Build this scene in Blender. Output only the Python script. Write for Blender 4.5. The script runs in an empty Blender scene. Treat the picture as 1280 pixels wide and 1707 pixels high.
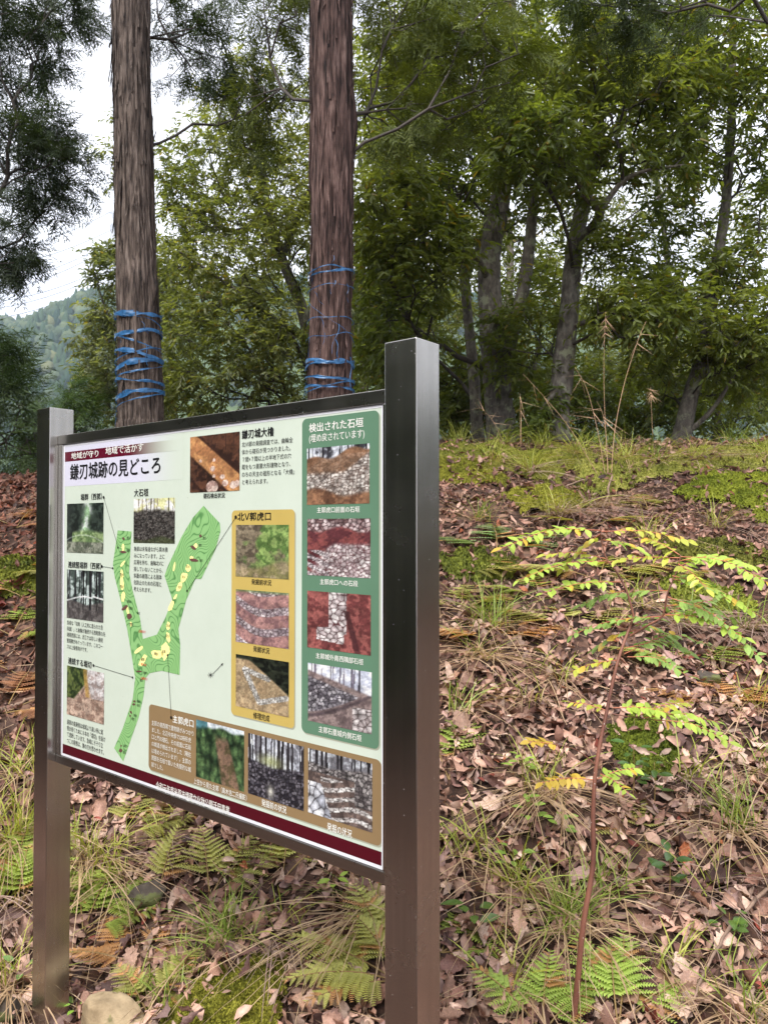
import bpy, math, random
import numpy as np
from mathutils import Vector, Matrix

# ------------------------------------------------------------------ camera, sky, sun, exposure
SC = bpy.context.scene
COL = SC.collection
RNG = np.random.default_rng(11)
random.seed(5)
EYE = 1.5                       # camera height above the path (m)
FPX = 1282.0                    # focal length in photograph pixels (1280 x 1707)
PITCH = math.radians(1.095)

cam_d = bpy.data.cameras.new('camera')
cam = bpy.data.objects.new('camera', cam_d); COL.objects.link(cam)
cam.location = (0, 0, EYE)
cam.rotation_euler = (math.radians(90) + PITCH, 0, 0)
cam_d.sensor_fit = 'VERTICAL'; cam_d.sensor_height = 36.0
cam_d.lens = 36.0 * FPX / 1707.0
cam_d.clip_start = 0.02; cam_d.clip_end = 6000
cam_d.dof.use_dof = True; cam_d.dof.focus_distance = 1.85; cam_d.dof.aperture_fstop = 13.0
SC.camera = cam
HAZE = 0.00036

SUN_EL, SUN_AZ = math.radians(52), math.radians(205)     # azimuth clockwise from +Y: behind the camera, a little left
w = bpy.data.worlds.new('World'); SC.world = w; w.use_nodes = True
nt = w.node_tree; nt.nodes.clear()
wo = nt.nodes.new('ShaderNodeOutputWorld'); bg = nt.nodes.new('ShaderNodeBackground')
sky = nt.nodes.new('ShaderNodeTexSky'); sky.sky_type = 'NISHITA'; sky.sun_disc = False
sky.sun_elevation = SUN_EL; sky.sun_rotation = SUN_AZ; sky.dust_density = 4.0; sky.air_density = 1.0
hs = nt.nodes.new('ShaderNodeHueSaturation'); hs.inputs['Saturation'].default_value = 0.25; hs.inputs['Value'].default_value = 1.0
tc = nt.nodes.new('ShaderNodeTexCoord'); mp = nt.nodes.new('ShaderNodeMapping'); mp.inputs['Scale'].default_value = (1.0, 1.0, 2.2)
nz = nt.nodes.new('ShaderNodeTexNoise'); nz.inputs['Scale'].default_value = 2.6; nz.inputs['Detail'].default_value = 5; nz.inputs['Roughness'].default_value = 0.45
cr = nt.nodes.new('ShaderNodeValToRGB')
cr.color_ramp.elements[0].position = 0.30; cr.color_ramp.elements[0].color = (3.3, 3.3, 3.7, 1)
cr.color_ramp.elements[1].position = 0.72; cr.color_ramp.elements[1].color = (4.6, 4.6, 4.8, 1)
mx = nt.nodes.new('ShaderNodeMixRGB'); mx.inputs[0].default_value = 0.85     # cloud cover over the clear sky
L = nt.links.new
L(tc.outputs['Generated'], mp.inputs['Vector']); L(mp.outputs['Vector'], nz.inputs['Vector']); L(nz.outputs['Fac'], cr.inputs['Fac'])
L(sky.outputs['Color'], hs.inputs['Color']); L(hs.outputs['Color'], mx.inputs[1]); L(cr.outputs['Color'], mx.inputs[2])
L(mx.outputs['Color'], bg.inputs['Color']); bg.inputs['Strength'].default_value = 0.095
L(bg.outputs['Background'], wo.inputs['Surface'])

sd = bpy.data.lights.new('sun', 'SUN'); sd.energy = 1.5; sd.angle = math.radians(32); sd.color = (1.0, 0.965, 0.91)
sun = bpy.data.objects.new('sun', sd); COL.objects.link(sun)
to_sun = Vector((math.sin(SUN_AZ) * math.cos(SUN_EL), math.cos(SUN_AZ) * math.cos(SUN_EL), math.sin(SUN_EL)))
sun.rotation_euler = to_sun.to_track_quat('Z', 'Y').to_euler(); sun.location = to_sun * 40

vs = SC.view_settings
vs.view_transform = 'Standard'; vs.look = 'None'; vs.gamma = 1.0; vs.use_curve_mapping = False
vs.exposure = 2.15
cy = SC.cycles
cy.max_bounces = 10; cy.diffuse_bounces = 7; cy.glossy_bounces = 3; cy.transmission_bounces = 6; cy.volume_bounces = 1
cy.caustics_reflective = False; cy.caustics_refractive = False
cy.sample_clamp_indirect = 4.0

# ------------------------------------------------------------------ helpers
def lin(r, g, b):
    c = np.array([r, g, b], float) / 255.0
    return tuple(np.where(c <= 0.04045, c / 12.92, ((c + 0.055) / 1.055) ** 2.4))

def linarr(a):
    c = np.clip(np.asarray(a, float), 0, 255) / 255.0
    return np.where(c <= 0.04045, c / 12.92, ((c + 0.055) / 1.055) ** 2.4)

def ray(px, py):
    """unit-depth direction through a photograph pixel (a direction only)"""
    dx = (px - 640.0) / FPX; dz = -(py - 853.5) / FPX
    c, s = math.cos(PITCH), math.sin(PITCH)
    v = np.array([dx, c - dz * s, dz * c + s])
    return v / v[1]

def at(px, py, Y):
    """the point at distance Y along the view axis"""
    v = ray(px, py)
    return np.array([v[0] * Y, Y, EYE + v[2] * Y])

def _hash(i, j, k, seed):
    h = (i.astype(np.int64) * 374761393 + j.astype(np.int64) * 668265263 + k.astype(np.int64) * 2147483647 + seed * 974634777) & 0xFFFFFFFF
    h = ((h ^ (h >> 13)) * 1274126177) & 0xFFFFFFFF
    h = ((h ^ (h >> 16)) * 2246822519) & 0xFFFFFFFF
    return ((h ^ (h >> 15)) & 0xFFFFFF) / float(0xFFFFFF)

def vnoise(x, y, z=0.0, seed=0):
    x, y, z = np.broadcast_arrays(np.asarray(x, float), np.asarray(y, float), np.asarray(z, float))
    xi, yi, zi = np.floor(x), np.floor(y), np.floor(z)
    fx, fy, fz = x - xi, y - yi, z - zi
    fx = fx * fx * (3 - 2 * fx); fy = fy * fy * (3 - 2 * fy); fz = fz * fz * (3 - 2 * fz)
    r = 0
    for a in (0, 1):
        for b in (0, 1):
            for c in (0, 1):
                r = r + _hash(xi + a, yi + b, zi + c, seed) * (fx if a else 1 - fx) * (fy if b else 1 - fy) * (fz if c else 1 - fz)
    return r * 2 - 1

def fbm(x, y, z=0.0, seed=0, octv=4, gain=0.5):
    t, a, s = 0, 1.0, 0
    for o in range(octv):
        t = t + a * vnoise(np.asarray(x) * 2 ** o, np.asarray(y) * 2 ** o, np.asarray(z) * 2 ** o, seed + o * 7); s += a; a *= gain
    return t / s

def sstep(a, b, x):
    t = np.clip((np.asarray(x, float) - a) / (b - a), 0, 1)
    return t * t * (3 - 2 * t)

def norm(v):
    v = np.asarray(v, float)
    return v / np.maximum(np.linalg.norm(v, axis=-1, keepdims=True), 1e-9)

def make_mesh(name, V, F, C=None, mats=(), smooth=False):
    """mesh data from vertices, faces (an array of tris or quads, or a list) and per-vertex colours"""
    me = bpy.data.meshes.new(name)
    V = np.asarray(V, np.float32)
    if isinstance(F, np.ndarray):
        n = F.shape[1]
        me.vertices.add(len(V)); me.vertices.foreach_set('co', V.ravel())
        me.loops.add(F.size); me.loops.foreach_set('vertex_index', F.astype(np.int32).ravel())
        me.polygons.add(len(F)); me.polygons.foreach_set('loop_start', np.arange(0, F.size, n, dtype=np.int32))
        me.update(calc_edges=True)
    else:
        me.from_pydata([tuple(map(float, v)) for v in V], [], F); me.update()
    if C is not None:
        at_ = me.color_attributes.new('Col', 'FLOAT_COLOR', 'POINT')
        C = np.asarray(C, np.float32)
        if C.shape[1] == 3: C = np.concatenate([C, np.ones((len(C), 1), np.float32)], 1)
        at_.data.foreach_set('color', C.ravel())
    for m in mats: me.materials.append(m)
    if smooth: me.polygons.foreach_set('use_smooth', np.ones(len(me.polygons), bool))
    return me

def link(name, me, parent=None, mat=None, loc=None):
    o = bpy.data.objects.new(name, me); COL.objects.link(o)
    if mat is not None and me is not None and not me.materials: me.materials.append(mat)
    if parent is not None: o.parent = parent
    if loc is not None: o.location = loc
    return o

def tag(o, label=None, cat=None, group=None, kind=None):
    if label: o['label'] = label
    if cat: o['category'] = cat
    if group: o['group'] = group
    if kind: o['kind'] = kind
    return o

def thing(name, label, cat, loc=(0, 0, 0), rz=0.0, group=None):
    o = bpy.data.objects.new(name, None); COL.objects.link(o)
    o.empty_display_size = 0.1
    o.location = loc; o.rotation_euler = (0, 0, rz)
    return tag(o, label, cat, group)

def copy_tree(o, parent=None):
    c = o.copy(); COL.objects.link(c); c.parent = parent
    for ch in o.children: copy_tree(ch, c)
    return c

def scatter(tv, tf, pos, A, B, N, sc, col=None, tcol=None, base=0):
    """many copies of a small template (axial, lateral, normal) as arrays"""
    n, m = len(pos), len(tv)
    sc = np.asarray(sc, float)
    if sc.ndim == 1: sc = np.stack([sc, sc, sc], 1)
    V = (pos[:, None, :] + (tv[None, :, 0:1] * sc[:, None, 0:1]) * A[:, None, :]
         + (tv[None, :, 1:2] * sc[:, None, 1:2]) * B[:, None, :] + (tv[None, :, 2:3] * sc[:, None, 2:3]) * N[:, None, :]).reshape(-1, 3)
    F = (tf[None] + (np.arange(n) * m)[:, None, None]).reshape(-1, tf.shape[1]) + base
    C = None
    if col is not None:
        C = np.repeat(col, m, axis=0)
        if tcol is not None: C = C * np.tile(tcol, (n, 1))
    return V, F, C

class Acc:
    def __init__(s): s.V, s.F, s.C, s.n = [], [], [], 0
    def add(s, V, F, C=None):
        s.V.append(np.asarray(V, float)); s.F.append(np.asarray(F) + s.n); s.n += len(V)
        s.C.append(np.ones((len(V), 3)) if C is None else np.broadcast_to(np.asarray(C, float), (len(V), 3)))
    def get(s): return np.concatenate(s.V), np.concatenate(s.F), np.concatenate(s.C)
    def mesh(s, name, mats=(), smooth=False):
        V, F, C = s.get(); return make_mesh(name, V, F, C, mats, smooth)

def frames(P):
    T = np.gradient(P, axis=0); T = norm(T)
    ref = np.array([0.31, 0.95, 0.05]) if abs(T[:, 2]).mean() > 0.6 else np.array([0.05, 0.1, 1.0])
    U = norm(np.cross(T, ref)); W = np.cross(T, U)
    return T, U, W

def tube(P, R, sides=6, cap=True):
    """quads split to triangles along a polyline with a radius for each point"""
    P = np.asarray(P, float); R = np.broadcast_to(np.asarray(R, float), (len(P),))
    T, U, W = frames(P)
    a = np.arange(sides) * 2 * math.pi / sides
    V = (P[:, None] + R[:, None, None] * (np.cos(a)[None, :, None] * U[:, None] + np.sin(a)[None, :, None] * W[:, None])).reshape(-1, 3)
    F = []
    i = np.arange(len(P) - 1)[:, None] * sides; j = np.arange(sides)[None]; k = (j + 1) % sides
    q = np.stack([(i + j), (i + k), (i + sides + k), (i + sides + j)], -1).reshape(-1, 4)
    F = np.concatenate([q[:, [0, 1, 2]], q[:, [0, 2, 3]]])
    if cap:
        V = np.concatenate([V, P[-1:]]); e = (len(P) - 1) * sides
        F = np.concatenate([F, np.stack([e + np.arange(sides), e + (np.arange(sides) + 1) % sides, np.full(sides, len(V) - 1)], 1)])
    return V, F

def spline(pts, n=40):
    """Catmull-Rom through the points"""
    P = np.asarray(pts, float)
    P = np.concatenate([2 * P[:1] - P[1:2], P, 2 * P[-1:] - P[-2:-1]])
    seg = len(P) - 3; out = []
    for t in np.linspace(0, seg - 1e-6, n):
        i = int(t); f = t - i; a, b, c, d = P[i:i + 4]
        out.append(0.5 * ((2 * b) + (-a + c) * f + (2 * a - 5 * b + 4 * c - d) * f * f + (-a + 3 * b - 3 * c + d) * f ** 3))
    return np.array(out)

def box(x0, x1, y0, y1, z0, z1):
    V = np.array([(x, y, z) for z in (z0, z1) for y in (y0, y1) for x in (x0, x1)], float)
    F = np.array([(0, 2, 3, 1), (4, 5, 7, 6), (0, 1, 5, 4), (2, 6, 7, 3), (0, 4, 6, 2), (1, 3, 7, 5)])
    return V, F

# ------------------------------------------------------------------ materials
def nodes_of(name):
    m = bpy.data.materials.new(name); m.use_nodes = True
    t = m.node_tree; b = t.nodes['Principled BSDF']
    return m, t, b

def noise_node(t, scale, detail=4, rough=0.55, coord='Object', stretch=None):
    tcn = t.nodes.new('ShaderNodeTexCoord'); n = t.nodes.new('ShaderNodeTexNoise')
    n.inputs['Scale'].default_value = scale; n.inputs['Detail'].default_value = detail; n.inputs['Roughness'].default_value = rough
    if stretch:
        mpn = t.nodes.new('ShaderNodeMapping'); mpn.inputs['Scale'].default_value = stretch
        t.links.new(tcn.outputs[coord], mpn.inputs['Vector']); t.links.new(mpn.outputs['Vector'], n.inputs['Vector'])
    else:
        t.links.new(tcn.outputs[coord], n.inputs['Vector'])
    return n

def ramp(t, src, stops):
    r = t.nodes.new('ShaderNodeValToRGB'); e = r.color_ramp.elements
    while len(e) < len(stops): e.new(0.5)
    for k, (p, c) in enumerate(stops): e[k].position = p; e[k].color = (*c, 1)
    t.links.new(src, r.inputs['Fac']); return r.outputs['Color']

def mult(t, a, b, fac=1.0):
    n = t.nodes.new('ShaderNodeMixRGB'); n.blend_type = 'MULTIPLY'; n.inputs[0].default_value = fac
    for i, v in ((1, a), (2, b)):
        if isinstance(v, tuple): n.inputs[i].default_value = (*v, 1)
        else: t.links.new(v, n.inputs[i])
    return n.outputs['Color']

def bump(t, b, src, strength=0.4, dist=0.01):
    n = t.nodes.new('ShaderNodeBump'); n.inputs['Strength'].default_value = strength; n.inputs['Distance'].default_value = dist
    t.links.new(src, n.inputs['Height']); t.links.new(n.outputs['Normal'], b.inputs['Normal'])

def leafy(name, rough=0.45, trans=0.35, src='attr', tint=(1.0, 1.0, 1.0), ttint=(1.15, 1.2, 0.5), grain=6.0, gs=0.35, spec=0.5):
    """leaf with light passing through it; colour from the mesh attribute or from the object"""
    m, t, b = nodes_of(name)
    if src == 'attr':
        a = t.nodes.new('ShaderNodeAttribute'); a.attribute_name = 'Col'; c = a.outputs['Color']
    else:
        a = t.nodes.new('ShaderNodeObjectInfo'); c = a.outputs['Color']
    n = noise_node(t, grain, 3, 0.6)
    g = ramp(t, n.outputs['Fac'], [(0.3, (1 - gs,) * 3), (0.7, (1 + gs * 0.4,) * 3)])
    c = mult(t, c, g); c = mult(t, c, tint)
    t.links.new(c, b.inputs['Base Color']); b.inputs['Roughness'].default_value = rough
    b.inputs['Specular IOR Level'].default_value = spec
    if trans > 0:
        tr = t.nodes.new('ShaderNodeBsdfTranslucent'); t.links.new(mult(t, c, ttint), tr.inputs['Color'])
        mixs = t.nodes.new('ShaderNodeMixShader'); mixs.inputs[0].default_value = trans
        o = t.nodes['Material Output']
        t.links.new(b.outputs['BSDF'], mixs.inputs[1]); t.links.new(tr.outputs['BSDF'], mixs.inputs[2]); t.links.new(mixs.outputs['Shader'], o.inputs['Surface'])
    return m

def plain(name, c, rough=0.6, metal=0.0, var=0.15, scale=8.0, spec=0.5, bmp=0.0):
    m, t, b = nodes_of(name)
    n = noise_node(t, scale, 4, 0.6)
    g = ramp(t, n.outputs['Fac'], [(0.3, (1 - var,) * 3), (0.7, (1 + var,) * 3)])
    t.links.new(mult(t, tuple(c), g), b.inputs['Base Color'])
    b.inputs['Roughness'].default_value = rough; b.inputs['Metallic'].default_value = metal; b.inputs['Specular IOR Level'].default_value = spec
    if bmp: bump(t, b, n.outputs['Fac'], bmp, 0.01)
    return m

def attr_plain(name, rough=0.6, spec=0.4, bscale=0.0, bstr=0.4, bdist=0.004):
    m, t, b = nodes_of(name)
    a = t.nodes.new('ShaderNodeAttribute'); a.attribute_name = 'Col'
    t.links.new(a.outputs['Color'], b.inputs['Base Color']); b.inputs['Roughness'].default_value = rough
    b.inputs['Specular IOR Level'].default_value = spec
    if bscale:
        n = noise_node(t, bscale, 5, 0.65); bump(t, b, n.outputs['Fac'], bstr, bdist)
    return m

def bark_mat(name, stops, stretch, scale, rough=0.85, bstr=0.7, bdist=0.012, patch=None):
    m, t, b = nodes_of(name)
    n = noise_node(t, scale, 6, 0.62, 'Object', stretch)
    c = ramp(t, n.outputs['Fac'], stops)
    n2 = noise_node(t, 2.2, 3, 0.5)
    c = mult(t, c, ramp(t, n2.outputs['Fac'], [(0.3, (0.72, 0.70, 0.70)), (0.7, (1.15, 1.12, 1.1))]))
    if patch:
        n3 = noise_node(t, patch[0], 5, 0.7)
        mk = ramp(t, n3.outputs['Fac'], [(patch[1], (0, 0, 0)), (patch[1] + 0.08, (1, 1, 1))])
        mm = t.nodes.new('ShaderNodeMixRGB'); t.links.new(mk, mm.inputs[0]); t.links.new(c, mm.inputs[1]); mm.inputs[2].default_value = (*patch[2], 1)
        c = mm.outputs['Color']
    t.links.new(c, b.inputs['Base Color']); b.inputs['Roughness'].default_value = rough; b.inputs['Specular IOR Level'].default_value = 0.25
    bump(t, b, n.outputs['Fac'], bstr, bdist)
    return m

# ------------------------------------------------------------------ terrain
_py = np.array([-400, -120, -60, -25, -10, -3, 0, 1.5, 2.1, 6.1, 6.6, 7.3, 8.4, 10, 13, 18, 26, 40, 80, 160, 230, 400, 900], float)
_pz = np.array([-60, -55, -30, -7, -1.0, -0.05, 0, 0.0, 0.14, 1.98, 2.14, 2.2, 2.12, 1.8, 0.7, -1.8, -6, -14, -32, -46, -48, -48, -48], float)
_ty = np.arange(-420, 920, 0.05)
_tz = np.interp(_ty, _py, _pz)
_k = np.exp(-0.5 * (np.arange(-12, 13) / 4.5) ** 2); _k /= _k.sum()
_tz = np.convolve(np.pad(_tz, 12, mode='edge'), _k, mode='valid')
_hx = np.array([-900, -420, -300, -245, -205, -165, -120, 0, 120, 220, 420, 900], float)
_hz = np.array([70, 60, 104, 120, 123, 134, 146, 144, 127, 107, 90, 80], float)

def height(X, Y, fine=True):
    X = np.asarray(X, float); Y = np.asarray(Y, float)
    toe = 0.62 * (1 - sstep(-1.1, 0.5, X)) * sstep(0.5, 2.0, Y) * (1 - sstep(3.6, 6.2, Y))      # the foot of the slope swings away behind the far post
    z = np.interp(Y - toe, _ty, _tz)
    near = sstep(1.2, 3.0, Y) * (1 - sstep(20, 60, np.abs(X))) * (1 - sstep(14, 30, Y))
    z = z - near * 0.045 * np.clip(-X, 0, 8) * sstep(2.5, 6, Y) + near * 0.012 * np.clip(X, 0, 8)
    z = z + 0.17 * vnoise(X * 0.62, Y * 0.5, 0, 3) * near * sstep(2.2, 4.5, Y)
    if fine:
        z = z + near * (0.05 * vnoise(X * 1.7, Y * 1.7, 0, 5) + 0.028 * vnoise(X * 5, Y * 5, 0, 6) + 0.012 * vnoise(X * 13, Y * 13, 0, 9))
    h = np.interp(X, _hx, _hz) + 48
    far = sstep(210, 480, Y) * (1 - 0.5 * sstep(520, 800, Y))
    far = far * (1 + 0.10 * vnoise(X * 0.012, Y * 0.012, 0, 21))
    return z + h * far

def on_ground(px, py, y0=1.0, y1=9.0):
    v = ray(px, py); Y = np.arange(y0, y1, 0.004)
    d = EYE + v[2] * Y - height(v[0] * Y, Y)
    k = np.argmax(d < 0)
    if d[k] >= 0: k = len(Y) - 1
    return np.array([v[0] * Y[k], Y[k], float(height(v[0] * Y[k], Y[k]))])

def gnormal(X, Y, e=0.06):
    gx = (height(X + e, Y) - height(X - e, Y)) / (2 * e); gy = (height(X, Y + e) - height(X, Y - e)) / (2 * e)
    return norm(np.stack([-gx, -gy, np.ones_like(gx)], -1))

def axis_grid(a, b, step, lo, hi, growth=1.13):
    mid = list(np.arange(a, b + step * 0.5, step)); up, s = [], step
    x = mid[-1]
    while x < hi: s = min(s * growth, 14); x += s; up.append(x)
    dn, s, x = [], step, mid[0]
    while x > lo: s = min(s * growth, 14); x -= s; dn.append(x)
    return np.array(dn[::-1] + mid + up)

gx = axis_grid(-4.2, 6.0, 0.06, -820, 820, 1.15); gy = axis_grid(1.3, 7.6, 0.055, -380, 860, 1.15)
GX, GY = np.meshgrid(gx, gy)
GV = np.stack([GX, GY, height(GX, GY)], -1).reshape(-1, 3)
nx, ny = len(gx), len(gy)
ii = (np.arange(ny - 1)[:, None] * nx + np.arange(nx - 1)[None]).ravel()
GF = np.stack([ii, ii + 1, ii + nx + 1, ii + nx], 1)

def ground_mat():
    m, t, b = nodes_of('soil_and_litter')
    n = noise_node(t, 7.0, 8, 0.65)
    c = ramp(t, n.outputs['Fac'], [(0.28, (0.014, 0.009, 0.007)), (0.5, (0.05, 0.032, 0.026)), (0.72, (0.13, 0.092, 0.075))])
    vo = t.nodes.new('ShaderNodeTexVoronoi'); vo.inputs['Scale'].default_value = 24.0; vo.inputs['Randomness'].default_value = 1.0
    tcn = t.nodes.new('ShaderNodeTexCoord'); t.links.new(tcn.outputs['Object'], vo.inputs['Vector'])
    sp = t.nodes.new('ShaderNodeSeparateColor'); t.links.new(vo.outputs['Color'], sp.inputs['Color'])
    c2 = ramp(t, sp.outputs['Red'], [(0.0, (0.45, 0.4, 0.4)), (0.5, (1.0, 0.9, 0.85)), (1.0, (1.9, 1.6, 1.4))])
    c = mult(t, c, c2)
    # woods on the far slopes: green instead of leaf litter
    sx = t.nodes.new('ShaderNodeSeparateXYZ'); t.links.new(tcn.outputs['Object'], sx.inputs['Vector'])
    mr = t.nodes.new('ShaderNodeMapRange'); mr.inputs['From Min'].default_value = 16; mr.inputs['From Max'].default_value = 40
    t.links.new(sx.outputs['Y'], mr.inputs['Value'])
    n2 = noise_node(t, 0.12, 6, 0.7)
    far = ramp(t, n2.outputs['Fac'], [(0.3, (0.030, 0.050, 0.020)), (0.7, (0.085, 0.115, 0.040))])
    mm = t.nodes.new('ShaderNodeMixRGB'); t.links.new(mr.outputs['Result'], mm.inputs[0]); t.links.new(c, mm.inputs[1]); t.links.new(far, mm.inputs[2])
    t.links.new(mm.outputs['Color'], b.inputs['Base Color'])
    b.inputs['Roughness'].default_value = 0.95; b.inputs['Specular IOR Level'].default_value = 0.15
    bump(t, b, n.outputs['Fac'], 0.8, 0.02)
    return m
ground = link('ground', make_mesh('ground', GV, GF, None, (ground_mat(),), True))
tag(ground, 'forest slope of dark soil and fallen leaves rising to a mossy crest', kind='structure')

# ------------------------------------------------------------------ the information sign
POST = 0.075
PU = np.array([-0.7797, 0.6262]); PV = np.array([0.6262, 0.7797])      # along the board (away from the near post), and through it
C0 = np.array([0.0596, 1.415])                                         # front right corner of the near post, from its width and the camera
TW = 1.332                                                             # from that corner to the inner corner of the far post
ORI = C0 + PU * TW / 2
SIGN_RZ = math.atan2(-PU[1], -PU[0])
S_FR, S_PN = 0.026, 0.031                                              # set back of frame front and panel face behind the post front
TOP = 1.851

def panel_at(px, py, s=S_PN):
    """photograph pixel -> (a, z) on the board's face"""
    v = ray(px, py)
    # ray: (v0 k, k) = C0 + t PU + s PV
    M = np.array([[v[0], -PU[0]], [1.0, -PU[1]]]); rhs = C0 + s * PV
    k, t = np.linalg.solve(M, rhs)
    return np.array([TW / 2 - t, EYE + v[2] * k])

def steel(name, base, r0, stretch):
    m, t, b = nodes_of(name)
    n = noise_node(t, 60.0, 3, 0.6, 'Object', stretch)
    c = ramp(t, n.outputs['Fac'], [(0.25, tuple(0.86 * x for x in base)), (0.75, tuple(1.08 * x for x in base))])
    # small spatters and scuffs
    vo = t.nodes.new('ShaderNodeTexVoronoi'); vo.inputs['Scale'].default_value = 70.0
    tcn = t.nodes.new('ShaderNodeTexCoord'); t.links.new(tcn.outputs['Object'], vo.inputs['Vector'])
    mk = ramp(t, vo.outputs['Distance'], [(0.035, (1, 1, 1)), (0.05, (0, 0, 0))])
    sp = t.nodes.new('ShaderNodeSeparateColor'); t.links.new(vo.outputs['Color'], sp.inputs['Color'])
    sel = ramp(t, sp.outputs['Green'], [(0.80, (0, 0, 0)), (0.82, (1, 1, 1))])
    f = mult(t, mk, sel)
    mm = t.nodes.new('ShaderNodeMixRGB'); t.links.new(f, mm.inputs[0]); t.links.new(c, mm.inputs[1]); mm.inputs[2].default_value = (0.75, 0.75, 0.72, 1)
    t.links.new(mm.outputs['Color'], b.inputs['Base Color'])
    inv = t.nodes.new('ShaderNodeMath'); inv.operation = 'SUBTRACT'; inv.inputs[0].default_value = 1.0; t.links.new(f, inv.inputs[1]); t.links.new(inv.outputs[0], b.inputs['Metallic'])
    n2 = noise_node(t, 3.5, 5, 0.65)
    rr = t.nodes.new('ShaderNodeMapRange'); rr.inputs['From Min'].default_value = 0.3; rr.inputs['From Max'].default_value = 0.7
    rr.inputs['To Min'].default_value = r0; rr.inputs['To Max'].default_value = r0 + 0.10
    t.links.new(n2.outputs['Fac'], rr.inputs['Value']); t.links.new(rr.outputs['Result'], b.inputs['Roughness'])
    bump(t, b, n.outputs['Fac'], 0.05, 0.001)
    return m
M_STEEL = steel('brushed_steel', (0.49, 0.465, 0.435), 0.20, (1.0, 1.0, 0.02))
M_RAIL = steel('brushed_steel_rail', (0.38, 0.36, 0.335), 0.24, (0.02, 1.0, 1.0))

def bevelled_box(name, x0, x1, y0, y1, z0, z1, mat, parent, bev=0.0018):
    import bmesh
    V, F = box(x0, x1, y0, y1, z0, z1); bm = bmesh.new()
    vv = [bm.verts.new(v) for v in V]
    for f in F: bm.faces.new([vv[i] for i in f])
    bmesh.ops.recalc_face_normals(bm, faces=bm.faces)
    bmesh.ops.bevel(bm, geom=list(bm.edges), offset=bev, segments=2, affect='EDGES', profile=0.5)
    me = bpy.data.meshes.new(name); bm.to_mesh(me); bm.free()
    return link(name, me, parent, mat)

sign = thing('information_sign', 'steel-framed information board with map and photographs on two square posts', 'sign', (ORI[0], ORI[1], 0), SIGN_RZ)
A0, A1 = -TW / 2, TW / 2                       # inner faces: far post right face at A0, near post outer face at A1
zb0 = float(height(*(ORI + PU * 0.7))); zb1 = float(height(*(C0)))
bevelled_box('post', A0 - POST, A0, 0, POST, min(zb0, 0) - 0.25, TOP, M_STEEL, sign)
bevelled_box('post', A1 - POST, A1, 0, POST, min(zb1, 0) - 0.25, TOP, M_STEEL, sign)
AR = A1 - POST
Z_T = panel_at(600, 654, S_FR)[1]; Z_B = panel_at(648, 1478, S_FR)[1]
PT = panel_at(630, 674)[1]; PB = panel_at(640, 1452)[1]; PL = panel_at(105.5, 900)[0]; PR = panel_at(640.2, 900)[0] - 0.001
DB = 0.026                                     # depth of the frame section
bevelled_box('frame_rail', A0 + 0.0006, AR - 0.0006, S_FR, S_FR + DB, PT, Z_T, M_RAIL, sign)
bevelled_box('frame_rail', A0 + 0.0006, AR - 0.0006, S_FR, S_FR + DB, Z_B, PB, M_RAIL, sign)
bevelled_box('frame_stile', A0 + 0.0006, PL, S_FR + 0.001, S_FR + DB - 0.002, PB + 0.0005, PT - 0.0005, M_STEEL, sign)
bevelled_box('frame_stile', PR, AR - 0.0006, S_FR + 0.001, S_FR + DB - 0.002, PB + 0.0005, PT - 0.0005, M_STEEL, sign)

def panel_mat():
    m, t, b = nodes_of('printed_panel')
    n = noise_node(t, 5.0, 6, 0.7)
    c = ramp(t, n.outputs['Fac'], [(0.3, lin(178, 188, 175)), (0.7, lin(186, 195, 183))])
    vo = t.nodes.new('ShaderNodeTexVoronoi'); vo.inputs['Scale'].default_value = 42.0
    tcn = t.nodes.new('ShaderNodeTexCoord'); t.links.new(tcn.outputs['Object'], vo.inputs['Vector'])
    mk = ramp(t, vo.outputs['Distance'], [(0.02, (0.45, 0.42, 0.36)), (0.05, (1, 1, 1))])
    sp = t.nodes.new('ShaderNodeSeparateColor'); t.links.new(vo.outputs['Color'], sp.inputs['Color'])
    sel = ramp(t, sp.outputs['Blue'], [(0.90, (1, 1, 1)), (0.91, (0, 0, 0))])
    ad = t.nodes.new('ShaderNodeMixRGB'); ad.blend_type = 'LIGHTEN'; ad.inputs[0].default_value = 1; t.links.new(mk, ad.inputs[1]); t.links.new(sel, ad.inputs[2])
    t.links.new(mult(t, c, ad.outputs['Color']), b.inputs['Base Color'])
    b.inputs['Roughness'].default_value = 0.38; b.inputs['Specular IOR Level'].default_value = 0.35
    return m
panel = bevelled_box('panel', PL + 0.0006, PR - 0.0006, S_PN, S_PN + 0.012, PB + 0.0006, PT - 0.0006, panel_mat(), sign, 0.0008)

_layer = [0]
def ink(name, c, rough=0.38):
    return plain(name, c, rough, 0, 0.05, 6.0, 0.35)
INK = {k: ink('ink_' + k, v) for k, v in dict(
    black=lin(24, 24, 26), white=lin(206, 206, 200), maroon=lin(70, 8, 22), brown=lin(128, 106, 76), yellow=lin(176, 154, 86),
    green=lin(86, 118, 96), shadow=lin(150, 152, 136), red=lin(200, 40, 40), edge=lin(206, 206, 212), lavender=lin(224, 222, 238), cream=lin(236, 226, 150), mauve=lin(96, 66, 62)).items()}

def flat(name, poly, c, lay=1, parent=None):
    """a flat printed shape on the board: polygon of (a, z)"""
    P = np.asarray(poly, float)
    V = np.stack([P[:, 0], np.full(len(P), S_PN - 0.00025 * lay), P[:, 1]], 1)
    area = np.sum(P[:, 0] * np.roll(P[:, 1], -1) - np.roll(P[:, 0], -1) * P[:, 1])
    idx = list(range(len(P))) if area > 0 else list(range(len(P)))[::-1]
    return link(name, make_mesh(name, V, [idx]), parent or panel, c if not isinstance(c, str) else INK[c])

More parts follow.
